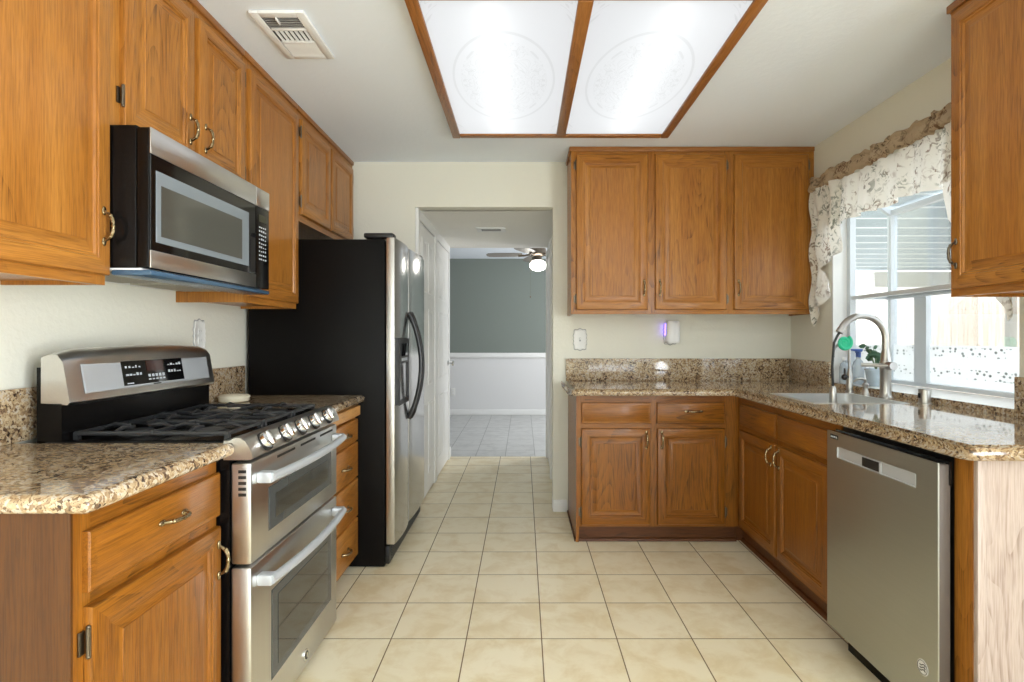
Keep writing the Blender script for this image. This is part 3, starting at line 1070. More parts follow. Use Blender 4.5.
front(t, FBB, 'y', .352, .765, .722, .846, 'drawer', 'base', None, name='drawer')
front(t, FBB, 'y', .803, 1.208, .722, .846, 'drawer', 'base', ('h', 1.02, .795), name='drawer')
front(t, FBB, 'y', .350, .763, .115, .692, 'door', 'base', ('v', .738, .625), 'lo', hz=(.19, .61))
front(t, FBB, 'y', .805, 1.210, .115, .692, 'door', 'base', ('v', .83, .625), 'hi', hz=(.19, .61))

# sink unit on the right run
t = thing('base_cabinet', (1.6, 2.8, 0), 'oak sink base cabinet under the window with two doors and false drawer fronts', 'cabinet')
sy0, sy1 = 2.262, 3.336
m = MB()
m.box(FRB + .019, WR - .002, sy0, sy0 + .018, TK, CB - .001, 0)
m.box(FRB + .019, WR - .002, sy1 + .57, sy1 + .588, TK, CB - .001, 0)
m.box(FRB + .019, WR - .002, sy0 + .018, sy1 + .57, TK, TK + .018, 1)
m.box(WR - .01, WR - .002, sy0 + .018, sy1 + .57, TK + .018, CB - .001, 0)
m.build('carcass', ['base_z', 'base_y'], t)
m = MB()
frame_face(m, FRB, -1, sy0, sy1, TK, CB - .001, [(sy0, 2.34), (2.785, 2.835), (3.27, sy1)], [(TK, TK + .035), (.685, .73), (.835, CB - .001)])
m.build('face_frame', ['base_z', 'base_y'], t)
m = MB()
m.box(FRB + .047, FRB + .063, sy0, FBB + .063, 0, TK)
m.box(FRB + .001, FRB + .047, FBB + .047, FBB + .063, 0, TK)
m.prism([(FRB + .028, 0), (FRB + .047, 0), (FRB + .047, .018), (FRB + .036, .014)], 1, sy0, FBB + .047)
m.build('toe_kick', 'toe', t)
front(t, FRB, -1, 2.33, 2.800, .722, .846, 'drawer', 'base', None, name='drawer_front')
front(t, FRB, -1, 2.824, 3.288, .722, .846, 'drawer', 'base', None, name='drawer_front')
front(t, FRB, -1, 2.33, 2.800, .122, .692, 'door', 'base', ('v', 2.768, .628), 'lo', hz=(.19, .61))
front(t, FRB, -1, 2.824, 3.288, .122, .692, 'door', 'base', ('v', 2.856, .628), 'hi', hz=(.19, .61))

# peninsula end: oak filler post and end panel with glare put into its pale colour
t = thing('end_panel', (1.6, 1.62, 0), 'oak end panel, pinkish glare in its colour, closing the counter run beside the dishwasher', 'panel')
m = MB()
m.box(FRB + .004, WR - .002, 1.590, 1.602, 0, CB - .001, 0)
m.build('panel', ['end_wood_glare'], t)
m = MB()
m.box(FRB - .001, FRB + .026, 1.581, 1.590, 0, CB - .001, bev=.002)
m.build('corner_trim', ['end_wood_glare'], t)
m = MB()
m.prism([(FRB, 1.602), (FRB, 1.668), (FRB + .3, 1.668), (FRB + .3, 1.650), (FRB + .02, 1.650), (FRB + .02, 1.602)], 2, 0, CB - .001)
m.build('filler_stile', ['oak_z'], t)['label'] = 'honey oak filler stile'


# ------------------------------------------------------------------ countertops
def nose(m, path, zt=CT, th=CTH, r=.019, outward=1, steps=7, mat=0):
    """half-round front edge swept along a plan polyline; the path is the outermost edge"""
    P = [Vector((p[0], p[1])) for p in path]
    N = []
    for i in range(len(P)):
        ds = []
        if i > 0:
            ds.append((P[i] - P[i - 1]).normalized())
        if i < len(P) - 1:
            ds.append((P[i + 1] - P[i]).normalized())
        ns = [Vector((d.y, -d.x)) * outward for d in ds]
        a = sum(ns, Vector((0, 0))).normalized()
        N.append(a / max(.3, a.dot(ns[0])))
    prof = []
    for k in range(steps + 1):
        a = PI / 2 - PI * k / steps
        prof.append((-r + r * math.cos(a), zt - th / 2 + th / 2 * math.sin(a)))
    prof = [(-r - .001, zt)] + prof + [(-r - .001, zt - th)]
    n = len(prof)
    vs_ = []
    for p, nn in zip(P, N):
        for off, z in prof:
            q = p + nn * off
            vs_.append((q.x, q.y, z))
    fs = [(i * n + k, i * n + k + 1, (i + 1) * n + k + 1, (i + 1) * n + k) for i in range(len(P) - 1) for k in range(n - 1)]
    m.add(vs_, fs, mat, True)
    m.add(vs_[:n], [tuple(range(n))], mat)
    m.add(vs_[-n:], [tuple(range(n))[::-1]], mat)


def slab(m, cells, zt=CT, th=CTH, mat=0):
    for x0, x1, y0, y1 in cells:
        m.box(x0, x1, y0, y1, zt - th, zt, mat)


def splash(parent, boxes):
    for b in boxes:
        m = MB()
        m.box(*b, bev=.003)
        m.build('backsplash', 'granite', parent)


R = .019
CL = -.842
t = thing('countertop', (-1.17, 1.36, CT - CTH), 'brown speckled granite countertop on the left, nearest the camera', 'countertop')
m = MB()
slab(m, [(WL + .002, CL - R, 1.075 + R, 1.618)])
nose(m, [(WL + .002, 1.075), (CL - .012, 1.075), (CL - .004, 1.079), (CL, 1.087), (CL, 1.618)], outward=1)
m.build('slab', 'granite', t)
splash(t, [(WL + .001, WL + .021, 1.08, 2.386, CT, CT + .158)])
t = thing('countertop', (-1.17, 2.68, CT - CTH), 'short granite countertop between the range and the refrigerator', 'countertop')
m = MB()
slab(m, [(WL + .002, CL - R, 2.39, 2.965)])
nose(m, [(CL, 2.39), (CL, 2.955), (CL - .004, 2.963), (CL - .01, 2.965)], outward=1)
m.build('slab', 'granite', t)
splash(t, [(WL + .001, WL + .021, 2.39, 2.965, CT, CT + .158)])

t = thing('countertop', (1.3, 3.2, CT - CTH), 'L-shaped granite countertop along the back wall and under the window', 'countertop')
m = MB()
CX, CY, CE, CX0 = 1.268, 3.298, 1.577, .292
SX0, SX1, SY0, SY1 = 1.365, 1.785, 2.59, 3.03
slab(m, [(CX0 + R, CX + R + .02, CY + R, BACK - .002), (CX + R + .02, WR - .001, SY1, BACK - .002),
         (CX + R, CX + R + .02, CE + R, CY + R), (CX + R + .02, SX0, SY0, SY1), (SX1, WR - .001, SY0, SY1), (CX + R + .02, WR - .001, CE + R, SY0)])
nose(m, [(CX0, BACK - .002), (CX0, CY + .006), (CX0 + .002, CY + .002), (CX0 + .006, CY), (CX - .035, CY), (CX - .017, CY - .005), (CX - .005, CY - .017), (CX, CY - .035),
         (CX, CE + .012), (CX + .004, CE + .004), (CX + .012, CE), (WR - .001, CE)], outward=-1)
m.build('slab', 'granite', t)
splash(t, [(CX0 + .012, WR - .022, BACK - .022, BACK - .002, CT, CT + .158), (WR - .021, WR - .001, WY1, BACK - .002, CT, CT + .158),
           (WR - .021, WR - .001, 1.62, WY0, CT, CT + .158)])

# undermount sink
t = thing('sink', (1.575, 2.81, CT - .24), 'stainless steel sink basin set into the granite under the window', 'sink')
m = MB()
bm = bmesh.new()
bmesh.ops.create_cube(bm, size=1)
for v in bm.verts:
    v.co = Vector((1.575 + v.co.x * (SX1 - SX0 - .002), 2.81 + v.co.y * (SY1 - SY0 - .002), CT - .105 + v.co.z * .212))
top = [f for f in bm.faces if f.normal.z > .9]
bmesh.ops.delete(bm, geom=top, context='FACES_ONLY')
eg = [e for e in bm.edges if len(e.link_faces) == 2]
bmesh.ops.bevel(bm, geom=eg, offset=.035, segments=4, affect='EDGES', profile=.5)
m.frombm(bm)
m.build('basin', 'steel_sink', t)
m = MB()
o_, i_ = .012, -.002
for b in ((SX0 - o_, SX0 - i_, SY0 - o_, SY1 + o_), (SX1 + i_, SX1 + o_, SY0 - o_, SY1 + o_), (SX0 - i_, SX1 + i_, SY0 - o_, SY0 - i_), (SX0 - i_, SX1 + i_, SY1 + i_, SY1 + o_)):
    m.box(*b, CT + .0002, CT + .0025)
m.build('rim', 'steel_sink', t)
m = MB()
m.lathe([(.055, 0), (.055, .004), (.04, .005), (.036, .001), (.01, .001)], (1.575, 2.81, CT - .2105), 2, 24)
m.build('drain', 'chrome', t)

# ------------------------------------------------------------------ refrigerator
FY0, FY1 = 2.978, 3.886
t = thing('refrigerator', (-1.07, 3.43, 0), 'side-by-side refrigerator with black sides and stainless doors', 'refrigerator')
m = MB()
m.box(-1.474, -.742, FY0, FY1, .006, 1.765, bev=.006)
m.build('cabinet_body', 'fridge_black', t)['label'] = 'black textured side'
for x in (-1.40, -.80):
    for y in (FY0 + .08, FY1 - .08):
        m = MB()
        m.lathe([(.022, 0), (.022, .0062)], (x, y, 0), 2, 12)
        m.build('foot', 'rubber', t)
m = MB()
m.box(-.742, -.718, FY0 + .004, FY1 - .004, .02, .115, bev=.004)
for k in range(5):
    m.box(-.718, -.715, FY0 + .05, FY1 - .05, .035 + k * .014, .042 + k * .014)
m.build('base_grille', 'rubber', t)
SPLIT = 3.345
for nm, a, b in (('freezer_door', FY0 + .002, SPLIT - .004), ('fridge_door', SPLIT + .004, FY1 - .002)):
    m = MB()
    m.box(-.735, -.690, a, b, .125, 1.775, 1, bev=.004)
    # slightly crowned stainless skin
    n = 10
    vs_ = []
    for i in range(n + 1):
        s_ = i / n
        xx = -.690 + .012 * (1 - (2 * s_ - 1) ** 2) + (.0 if 0 < i < n else -.001)
        vs_ += [(xx, a + (b - a) * s_, .127), (xx, a + (b - a) * s_, 1.773)]
    m.add(vs_, [(2 * i, 2 * i + 2, 2 * i + 3, 2 * i + 1) for i in range(n)], 0, True)
    d = m.build(nm, ['steel_fridge', 'steel_z'], t)
    hy = SPLIT - .026 if nm == 'freezer_door' else SPLIT + .026
    h = MB()
    pts = [(-.684 + .074 * math.sin(PI * min(1, max(0, s_))) ** .8, hy, 1.385 - .63 * s_) for s_ in [i / 18 for i in range(19)]]
    h.tube(pts, [.013 if 1 < i < 17 else .017 for i in range(19)], 10)
    h.build('handle', 'rubber', d)
    c = MB()
    ya = a if nm == 'freezer_door' else b - .09
    c.box(-.86, -.70, ya + .01, ya + .085, 1.776, 1.802, bev=.008)
    c.build('hinge_cover', 'rubber', d)
    if nm == 'freezer_door':
        p = MB()
        y0, y1, z0, z1 = 3.02, 3.275, .865, 1.235
        xf = -.672
        xi = -.725
        p.box(xi, xf, y0, y0 + .018, z0, z1)
        p.box(xi, xf, y1 - .018, y1, z0, z1)
        p.box(xi, xf, y0 + .018, y1 - .018, z1 - .14, z1)
        p.box(xi, xf, y0 + .018, y1 - .018, z0, z0 + .025)
        p.box(xi - .004, xi, y0, y1, z0, z1)
        ds = p.build('dispenser', 'rubber', d)
        p = MB()
        p.box(xf, xf + .002, y0 + .05, y1 - .05, z1 - .10, z1 - .03)
        p.build('dispenser_display', 'blackglass', d)
        p = MB()
        p.box(xf, xf + .002, y0 + .06, y1 - .06, z1 - .128, z1 - .112)
        p.build('button_strip', 'silver', d)
        p = MB()
        p.box(-.70, -.69, 3.10, 3.16, .98, 1.06, bev=.003)
        p.build('dispenser_lever', 'silver', d)

# ------------------------------------------------------------------ gas range
RY0, RY1 = 1.622, 2.384
t = thing('gas_range', (-1.12, 2.0, 0), 'stainless double-oven gas range with black cooktop grates and five knobs', 'stove')
m = MB()
m.box(-1.475, -.86, RY0 + .003, RY1 - .003, .02, .915, 0)
for x in (-1.42, -.9):
    for y in (RY0 + .05, RY1 - .05):
        m.lathe([(.018, 0), (.018, .02)], (x, y, 0), 2, 10)
m.build('range_body', 'black', t)
m = MB()
m.box(-1.40, -.845, RY0, RY1, .915, .934, bev=.005)
m.build('cooktop', 'black', t)
# sloped control fascia: curved stainless profile
m = MB()
prof = [(-.86, .936), (-.842, .945), (-.826, .944), (-.812, .934), (-.800, .916), (-.792, .897), (-.790, .884), (-.80, .880), (-.875, .880), (-.875, .936)]
m.prism(prof, 1, RY0, RY1, 0, True)
ctrl = m.build('control_fascia', 'steel_y', t, angle=.9)
for y in (1.722, 1.866, 1.995, 2.12, 2.262):
    m = MB()
    ax = Vector((.80, 0, .60)).normalized()
    b = Vector((-.8025, y, .915))
    up = Vector((-.6, 0, .8)).normalized()

    def ringpts(c, r, k=20):
        return [c + (up * math.cos(2 * PI * i / k) + Vector((0, 1, 0)) * math.sin(2 * PI * i / k)) * r for i in range(k)]
    m.tube([b - ax * .004, b + ax * .006], .031, 20, 1)
    m.tube([b + ax * .006, b + ax * .010, b + ax * .018, b + ax * .021], [.027, .0265, .0245, .020], 20, 0)
    # grip ridge
    p0 = b + ax * .024
    m.tube([p0 - up * .022, p0 - up * .01, p0 + up * .01, p0 + up * .022], [.005, .008, .008, .005], 10, 0)
    m.build('knob', ['chrome', 'rubber'], t)
XF = -.797


def oven_door(nm, z0, z1, wz0, wz1, wy0, wy1, slots):
    m = MB()
    m.box(-.858, XF, RY0 + .006, RY1 - .006, z0, z1, 0, bev=.008)
    d = m.build(nm, ['steel_z'], t)
    g = MB()
    g.rings((XF + .0004, wy0, wz0), (0, 1, 0), (0, 0, 1), (1, 0, 0), wy1 - wy0, wz1 - wz0, [(0, 0), (.002, .002), (.012, .002)], (1, 1), 1)
    g.box(XF + .002, XF + .0035, wy0 + .045, wy1 - .045, wz0 + .03, wz1 - .03, 0)
    w = g.build('oven_window', ['glass_dark', 'oven_border'], d)
    h = MB()
    zc = z1 - .052
    pts = []
    for i in range(17):
        s_ = -1 + i / 8
        pts.append((XF + .040 + .022 * (1 - s_ * s_), 2.003 + s_ * .335, zc))
    h.tube(pts, .0145, 12, 0, True)
    for sgn in (-1, 1):
        yy = 2.003 + sgn * .325
        h.box(XF - .001, XF + .045, yy - .018, yy + .018, zc - .017, zc + .017, 0, bev=.006)
    h.build('handle', 'silver', d)
    if slots:
        s_ = MB()
        for k in range(3):
            y = 1.80 + k * .19
            s_.box(XF - .0005, XF + .0008, y, y + .14, z1 - .022, z1 - .014)
        s_.build('vent_slots', 'dark', d)
        s_ = MB()
        for k in range(5):
            s_.box(-.835, -.812, RY0 + .0052, RY0 + .0065, z1 - .03 - k * .017, z1 - .021 - k * .017)
        s_.build('side_vent_holes', 'dark', d)
    return d


oven_door('upper_oven_door', .570, .870, .632, .770, 1.737, 2.303, True)
ld = oven_door('lower_oven_door', .028, .562, .152, .438, 1.757, 2.300, False)
m = MB()
m.lathe([(.021, 0), (.021, .003), (.017, .004)], (XF, 2.035, .075), 0, 20, 0)
m.lathe([(.0145, .004), (.0145, .005)], (XF, 2.035, .075), 0, 20, 1)
m.box(XF + .005, XF + .006, 2.03, 2.04, .066, .084, 0)
m.build('badge', ['chrome', 'dark'], ld)
# grates
for k in range(3):
    a = RY0 + .03 + k * .235
    b = a + .228
    m = MB()
    zb, zt = .934, .962
    x0, x1 = -1.335, -.885
    for y in (a + .008, b - .008):
        m.box(x0, x1, y - .006, y + .006, zt - .016, zt - .004, bev=.003)
    for x in (x0, x1):
        m.box(x - .006, x + .006, a + .002, b - .002, zt - .016, zt - .004, bev=.003)
    for x in (x0, x1):
        for y in (a + .01, b - .01):
            m.box(x - .007, x + .007, y - .007, y + .007, zb, zt - .008)
    yc = (a + b) / 2
    for x in (x0 + .115, x1 - .115):
        # fingers toward the burner centre, raised tips
        for dx, dy in ((1, 0), (-1, 0), (0, 1), (0, -1)):
            L0 = .108 if dx else .106
            p0 = Vector((x + dx * L0, yc + dy * L0, zt - .008))
            p1 = Vector((x + dx * .030, yc + dy * .030, zt - .002))
            p2 = Vector((x + dx * .075, yc + dy * .075, zt + .002))
            m.tube([p0, p2, p1], [.006, .0065, .005], 8)
    m.box(x0, x1, yc - .005, yc + .005, zt - .014, zt - .006) if k == 1 else None
    m.box(-1.116, -1.104, a, b, zt - .014, zt - .002, bev=.003)
    m.build('grate', 'iron', t)
for (x, y, r) in ((-1.22, 1.766, .04), (-1.0, 1.766, .048), (-1.11, 2.003, .036), (-1.22, 2.24, .034), (-1.0, 2.24, .045)):
    m = MB()
    m.lathe([(r + .018, .934), (r + .016, .938), (r, .939), (r, .944), (r * .96, .9465), (.004, .947)], (x, y, 0), 2, 24)
    m.build('burner', ['iron'], t)
# back guard: black riser under a leaning silver console
m = MB()
m.prism([(-1.41, .934), (-1.348, .934), (-1.348, 1.045), (-1.41, 1.045)], 1, RY0, RY1)
m.box(-1.43, -1.41, RY0 + .01, RY1 - .01, .5, 1.15)
m.build('riser', 'black', t)
m = MB()
n = 12
rows = []
for i in range(n + 1):
    s_ = -1 + 2 * i / n
    y = 2.003 + s_ * .381
    dz = .012 * (1 - s_ * s_)
    edge = .010 if i in (0, n) else 0
    prof = [(-1.409, 1.046), (-1.322 - edge, 1.040), (-1.315 - edge, 1.048), (-1.335 - edge, 1.165 + dz), (-1.345 - edge, 1.188 + dz - edge), (-1.362, 1.198 + dz - edge), (-1.385, 1.199 + dz - edge), (-1.409, 1.19 + dz - edge)]
    rows.append([(x, y, z) for x, z in prof])
k = len(rows[0])
vs_ = [p for r_ in rows for p in r_]
m.add(vs_, [(i * k + j, i * k + (j + 1) % k, (i + 1) * k + (j + 1) % k, (i + 1) * k + j) for i in range(n) for j in range(k)], 0, True)
m.add(rows[0], [tuple(range(k))], 0)
m.add(rows[-1], [tuple(range(k))[::-1]], 0)
gd = m.build('console', 'steel_y', t, angle=.7)
O = Vector((-1.3187, 0, 1.048))
up = Vector((-.020, 0, .117)).normalized()
nn = up.cross(Vector((0, 1, 0)))
nn = Vector((up.z, 0, -up.x))


def on_console(mb, y0, y1, v0, v1, d, rr=((0, 0), (.0, .001)), mat=0):
    o_ = Vector((-1.315, y0, 1.048)) + up * v0 + nn * d
    mb.rings(o_, (0, 1, 0), up, nn, y1 - y0, v1 - v0, rr, (mat, mat), mat)


m = MB()
on_console(m, 1.672, 2.335, .022, .112, .0, ((0, 0), (.003, .0015), (.008, .002)))
m.build('console_panel', 'silver', gd)
m = MB()
on_console(m, 1.835, 2.160, .030, .112, .002)
m.build('display', 'blackglass', gd)
m = MB()
on_console(m, 1.955, 2.045, .072, .108, .0031)
m.build('clock_window', 'lcd', gd)
m = MB()
rnd = random.Random(3)
for by in (1.85, 2.07):
    for r_ in range(2):
        for c_ in range(5):
            yy = by + c_ * .0165
            vv = .088 - r_ * .026
            on_console(m, yy, yy + rnd.uniform(.006, .013), vv, vv + rnd.uniform(.003, .010), .0031)
for c_ in range(5):
    on_console(m, 1.958 + c_ * .019, 1.970 + c_ * .019, .052, .062, .0031)
    on_console(m, 1.958 + c_ * .019, 1.970 + c_ * .019, .041, .046, .0031)
on_console(m, 1.85, 1.88, .034, .038, .0031)
m.build('key_print', 'print', gd)
m = MB()
on_console(m, 1.98, 2.02, .024, .028, .0021)
m.build('badge', 'dark', gd)

# ------------------------------------------------------------------ microwave
t = thing('microwave', (-1.28, 1.99, 1.434), 'stainless and black over-the-range microwave hung under the short cabinet', 'microwave')
MY0, MY1, MX, MZ0, MZ1 = 1.614, 2.372, -1.083, 1.442, 1.852
m = MB()
m.box(WL + .004, -1.125, MY0, MY1, MZ0, MZ1 + .006, bev=.003)
m.build('housing', 'black', t)
m = MB()
m.box(-1.123, MX - .004, MY0, 2.252, MZ0, MZ1, 0, bev=.004)
dr = m.build('microwave_door', 'black', t)
for nm, z0, z1 in (('top_strip', 1.776, MZ1), ('bottom_strip', MZ0, 1.494)):
    m = MB()
    m.box(MX - .004, MX, MY0 + .001, 2.252, z0, z1, bev=.0015)
    m.build(nm, 'steel_y', dr)
m = MB()
m.rings((MX - .004, MY0 + .004, 1.495), (0, 1, 0), (0, 0, 1), (1, 0, 0), 2.252 - MY0 - .006, .280, [(0, 0), (.001, .002)], (0, 0))
m.build('door_glass', 'blackglass', dr)
m = MB()
m.rings((MX - .0018, 1.640, 1.520), (0, 1, 0), (0, 0, 1), (1, 0, 0), 2.196 - 1.640, .2125, [(0, 0), (.001, .001), (.022, .001)], (1, 1), 1)
m.box(MX - .0008, MX + .0004, 1.662, 2.140, 1.54, 1.692, 0)
m.build('door_window', ['glass_mw', 'mw_border'], dr)
m = MB()
m.box(MX - .002, MX + .0006, 2.205, 2.245, 1.50, 1.64)
m.build('pocket_handle', 'rubber', dr)
m = MB()
m.box(-1.123, MX - .002, 2.256, MY1, MZ0, 1.776, 0, bev=.003)
m.box(-1.123, MX, 2.256, MY1, 1.776, MZ1, 1, bev=.003)
cp = m.build('control_panel', ['black', 'steel_y'], t)
m = MB()
m.box(MX - .002, MX - .001, 2.28, 2.345, 1.715, 1.745)
m.build('clock_window', 'lcd_olive', cp)
m = MB()
for r_ in range(9):
    for c_ in range(4):
        z = 1.69 - r_ * .0165
        y = 2.281 + c_ * .017
        m.box(MX - .002, MX - .0012, y, y + rnd.uniform(.006, .012), z, z + rnd.uniform(.004, .008), 0)
m.build('key_print', 'print', cp)
m = MB()
m.box(WL + .01, MX - .03, MY0 + .002, MY1 - .002, 1.436, MZ0 - .0005, 0, bev=.002)
m.build('underside', 'whiteplastic', t)
m = MB()
m.box(-1.20, MX + .001, MY0 + .001, MY1, 1.420, 1.4365, bev=.006)
m.build('lower_lip', 'film_blue', t)['label'] = 'bluish reflective lower lip'
for a, b in ((1.66, 1.97), (2.02, 2.33)):
    m = MB()
    m.box(-1.43, -1.215, a, b, 1.431, 1.4355, 0)
    for k in range(9):
        m.box(-1.415 + k * .024, -1.408 + k * .024, a + .01, b - .01, 1.4295, 1.431, 0)
    m.build('grease_filter', 'filter', t)

# ------------------------------------------------------------------ dishwasher
t = thing('dishwasher', (1.58, 1.94, 0), 'grey stainless dishwasher built in between sink cabinet and oak end panel', 'dishwasher')
DX = 1.228
dy0, dy1 = 1.674, 2.238
d0, d1 = 1.643, 2.24
m = MB()
m.box(DX + .075, WR - .03, dy0, dy1 + .018, .10, CB - .012, 0)
for x in (DX + .12, WR - .08):
    for y in (dy0 + .04, dy1 - .04):
        m.lathe([(.016, 0), (.016, .10)], (x, y, 0), 2, 10)
m.build('tub_body', 'dark', t)
m = MB()
m.box(DX + .004, DX + .040, d0 + .002, d1 - .002, .09, .862, 1, bev=.004)
# front skin with the recessed pocket handle cut into it (built as a frame of strips)
hy0, hy1, hz0, hz1 = 1.735, 2.17, .768, .812
for (ya, yb, za, zb) in ((d0, d1, .088, hz0), (d0, d1, hz1, .866), (d0, hy0, hz0, hz1), (hy1, d1, hz0, hz1)):
    m.box(DX, DX + .0045, ya, yb, za, zb, 0)
dd = m.build('dishwasher_door', ['steel_dw', 'dw_side'], t)
m = MB()
m.box(DX + .034, DX + .042, d0, d1, .80, .870, 0)
m.box(DX + .004, DX + .036, d0 + .006, d1 - .006, .862, .8655, 0)
m.build('control_ledge', 'blackglass', dd)
m = MB()
m.rings((DX, hy0, hz0), (0, 1, 0), (0, 0, 1), (-1, 0, 0), hy1 - hy0, hz1 - hz0, [(0, -.003), (0, .001), (.003, .0012), (.004, -.0035)], (0, 0))
m.box(DX + .0, DX + .0035, 1.905, 1.915, hz0, hz1, 0)
m.build('pocket_handle', 'silver', dd)
m = MB()
m.box(DX - .0005, DX + .003, 1.917, 2.01, hz0 + .006, hz1 - .006, 0)
m.build('handle_grip_recess', 'dark', dd)
m = MB()
m.box(DX - .0015, DX + .001, 2.163, 2.215, .838, .855, 0)
for k in range(4):
    m.box(DX - .0022, DX - .0012, 2.169 + k * .0115, 2.176 + k * .0115, .843, .850, 1)
m.build('badge', ['dark', 'print'], dd)
m = MB()
m.lathe([(.024, 0), (.024, .0006)], (DX - .0008, 1.705, .225), 0, 24, 0)
for k in range(3):
    m.tube([(DX - .0014, 1.692 + j * .006, .217 + k * .008 + .004 * math.sin(j * 1.4)) for j in range(5)], .0014, 6, 1)
m.tube([(DX - .0014, 1.705 + .0205 * math.cos(a * PI / 12), .225 + .0205 * math.sin(a * PI / 12)) for a in range(25)], .0008, 6, 1)
m.build('sticker', ['sticker', 'dark'], dd)
m = MB()
m.box(DX + .06, DX + .075, dy0, 2.198, .0, .105)
m.build('kick_plate', 'black', t)

# ------------------------------------------------------------------ garden window
m = MB()
gy0, gy1 = WY0, WY1 - .012
fz1 = 2.01
# frame bars: corner posts, head, sill rail, wall jamb liners
pw = .032
for y in (gy0, gy1 - pw):
    m.box(GX - .03, GX + .01, y, y + pw, WZ0, fz1)
    m.box(WR + .085, WR + .12, y, y + pw, WZ0, WZ1)
m.box(GX - .03, GX + .01, gy0 + pw, gy1 - pw, fz1 - .03, fz1)
m.box(GX - .03, GX + .01, gy0 + pw, gy1 - pw, WZ0, WZ0 + .022)
for y in (gy0, gy1 - pw):
    m.box(WR + .12, GX - .03, y, y + pw, WZ0, WZ0 + .022)
    m.prism([(WR + .12, WZ1 - .03), (WR + .12, WZ1), (GX + .01, fz1), (GX - .03, fz1 - .03)], 1, y, y + pw)
# double stile of the lower sliders
m.box(GX - .034, GX - .004, 3.075, 3.125, WZ0 + .022, 1.47)
m.box(GX - .026, GX + .004, 3.125, 3.18, WZ0 + .022, 1.47)
m.build('window_1', 'alu', kind=S)
win = bpy.data.objects['window_1']
m = MB()
m.box(GX - .012, GX - .008, gy0 + pw, gy1 - pw, WZ0 + .022, fz1 - .03)
m.build('pane', 'pane', win)
for y in (gy0 + .012, gy1 - .020):
    m = MB()
    m.prism([(WR + .12, WZ0 + .022), (GX - .03, WZ0 + .022), (GX - .03, fz1 - .03), (WR + .12, WZ1 - .03)], 1, y, y + .004)
    m.build('pane', 'pane', win)
m = MB()
m.prism([(WR + .121, WZ1 - .012), (WR + .121, WZ1 - .006), (GX - .0, fz1 - .004), (GX - .0, fz1 - .012)], 1, gy0 + pw, gy1 - pw)
m.build('pane', 'pane', win)
# printed film on the lower glass
m = MB()
m.box(GX - .0145, GX - .0135, gy0 + pw, 3.07, WZ0 + .024, 1.195)
m.box(GX - .0145, GX - .0135, 3.185, gy1 - pw, WZ0 + .024, 1.195)
m.build('privacy_film', 'lace', win)['label'] = 'frosted film printed with rows of small leaves'
m = MB()
m.box(WR + .122, GX - .032, gy1 - .0225, gy1 - .0215, WZ0 + .024, 1.195)
m.build('privacy_film', 'lace', win)
# jamb liners, sill
m = MB()
m.box(WR - .001, WR + .12, WY1 - .012, WY1, WZ0, WZ1)
m.box(WR - .001, WR + .12, WY0 - .0, WY0 + .012, WZ0, WZ1) if False else None
m.box(WR - .001, WR + .12, WY0, WY1 - .012, WZ1 - .012, WZ1)
m.build('jamb_liner', 'white', win)
m = MB()
m.box(WR + .018, GX - .031, WY0 + .001, WY1 - .013, WZ0 - .03, WZ0 - .001, 1)
m.box(WR - .001, WR + .018, WY0 + .001, WY1 - .001, WZ0 - .03, WZ0 - .001, 0)
m.build('sill', ['granite', 'sill'], win)
# mid shelf: alu rim with glass
m = MB()
zs = 1.478
m.box(GX - .060, GX - .032, gy0 + pw, gy1 - pw, zs - .012, zs + .010)
m.box(WR + .09, WR + .118, gy0 + pw, gy1 - pw, zs - .012, zs + .010)
for y in (gy0 + pw, gy1 - pw - .02):
    m.box(WR + .118, GX - .06, y, y + .02, zs - .012, zs + .010)
for k in range(9):
    y = gy0 + .12 + k * .13
    m.box(GX - .064, GX - .028, y, y + .02, zs + .010, zs + .016)
sh = m.build('shelf', 'alu', win)
m = MB()
m.box(WR + .118, GX - .06, gy0 + pw + .02, gy1 - pw - .02, zs - .002, zs + .003)
m.build('shelf_glass', 'pane', win)

# ------------------------------------------------------------------ outside
MB().box(WR + .12, 14, -4, 16, -.14, -.02).build('ground', 'ground', kind=S)
o = thing('patio_cover', (4.6, 6.0, 2.2), 'pale ribbed patio cover outside above the window', 'patio cover')
m = MB()
m.box(2.47, 7.4, 3.4, 8.3, 2.24, 2.27, 0)
m.build('roof_panel', 'patio', o)
m = MB()
for k in range(13):
    y = 3.45 + k * .4
    m.box(2.47, 7.4, y, y + .028, 2.234, 2.24, 0)
r_ = m.build('rib_strips', 'patio_rib', o)
m = MB()
m.box(5.2, 7.4, 8.2, 8.32, 1.98, 2.205)
m.build('fascia_beam', 'beam', o)
m = MB()
for x, y in ((7.2, 8.2), (7.2, 5.2)):
    p = MB()
    p.box(x, x + .1, y, y + .1, -.02, 2.205)
    p.build('post', 'beam', o)
tF = thing('fence', (6.5, 11, 0), 'whitewashed vertical-board garden fence outside beyond the patio', 'fence')
rnd = random.Random(11)
m = MB()
x = 2.4
while x < 12:
    w = .138
    m.box(x, x + w, 11.0, 11.02, -.02, 2.2 + rnd.uniform(-.01, .01))
    x += .145
y = -3.5
while y < 11:
    m.box(9.0, 9.02, y, y + .138, -.02, 2.2 + rnd.uniform(-.01, .01))
    y += .145
m.build('boards', 'fence', tF)
m = MB()
for z in (.35, 1.8):
    m.box(2.4, 12, 11.02, 11.06, z, z + .09)
    m.box(9.02, 9.06, -3.5, 11, z, z + .09)
m.build('rails', 'fence', tF)

# ------------------------------------------------------------------ valance
t = thing('window_valance', (1.86, 2.83, 1.3), 'floral ruffled valance with cascading side tails over the kitchen window', 'curtain')
VX = 1.862


def wave(y, amp, ph=0):
    return amp * (math.sin(y * 41 + ph) + .55 * math.sin(y * 73 + 1.3 + ph) + .3 * math.sin(y * 23 + ph * 2))


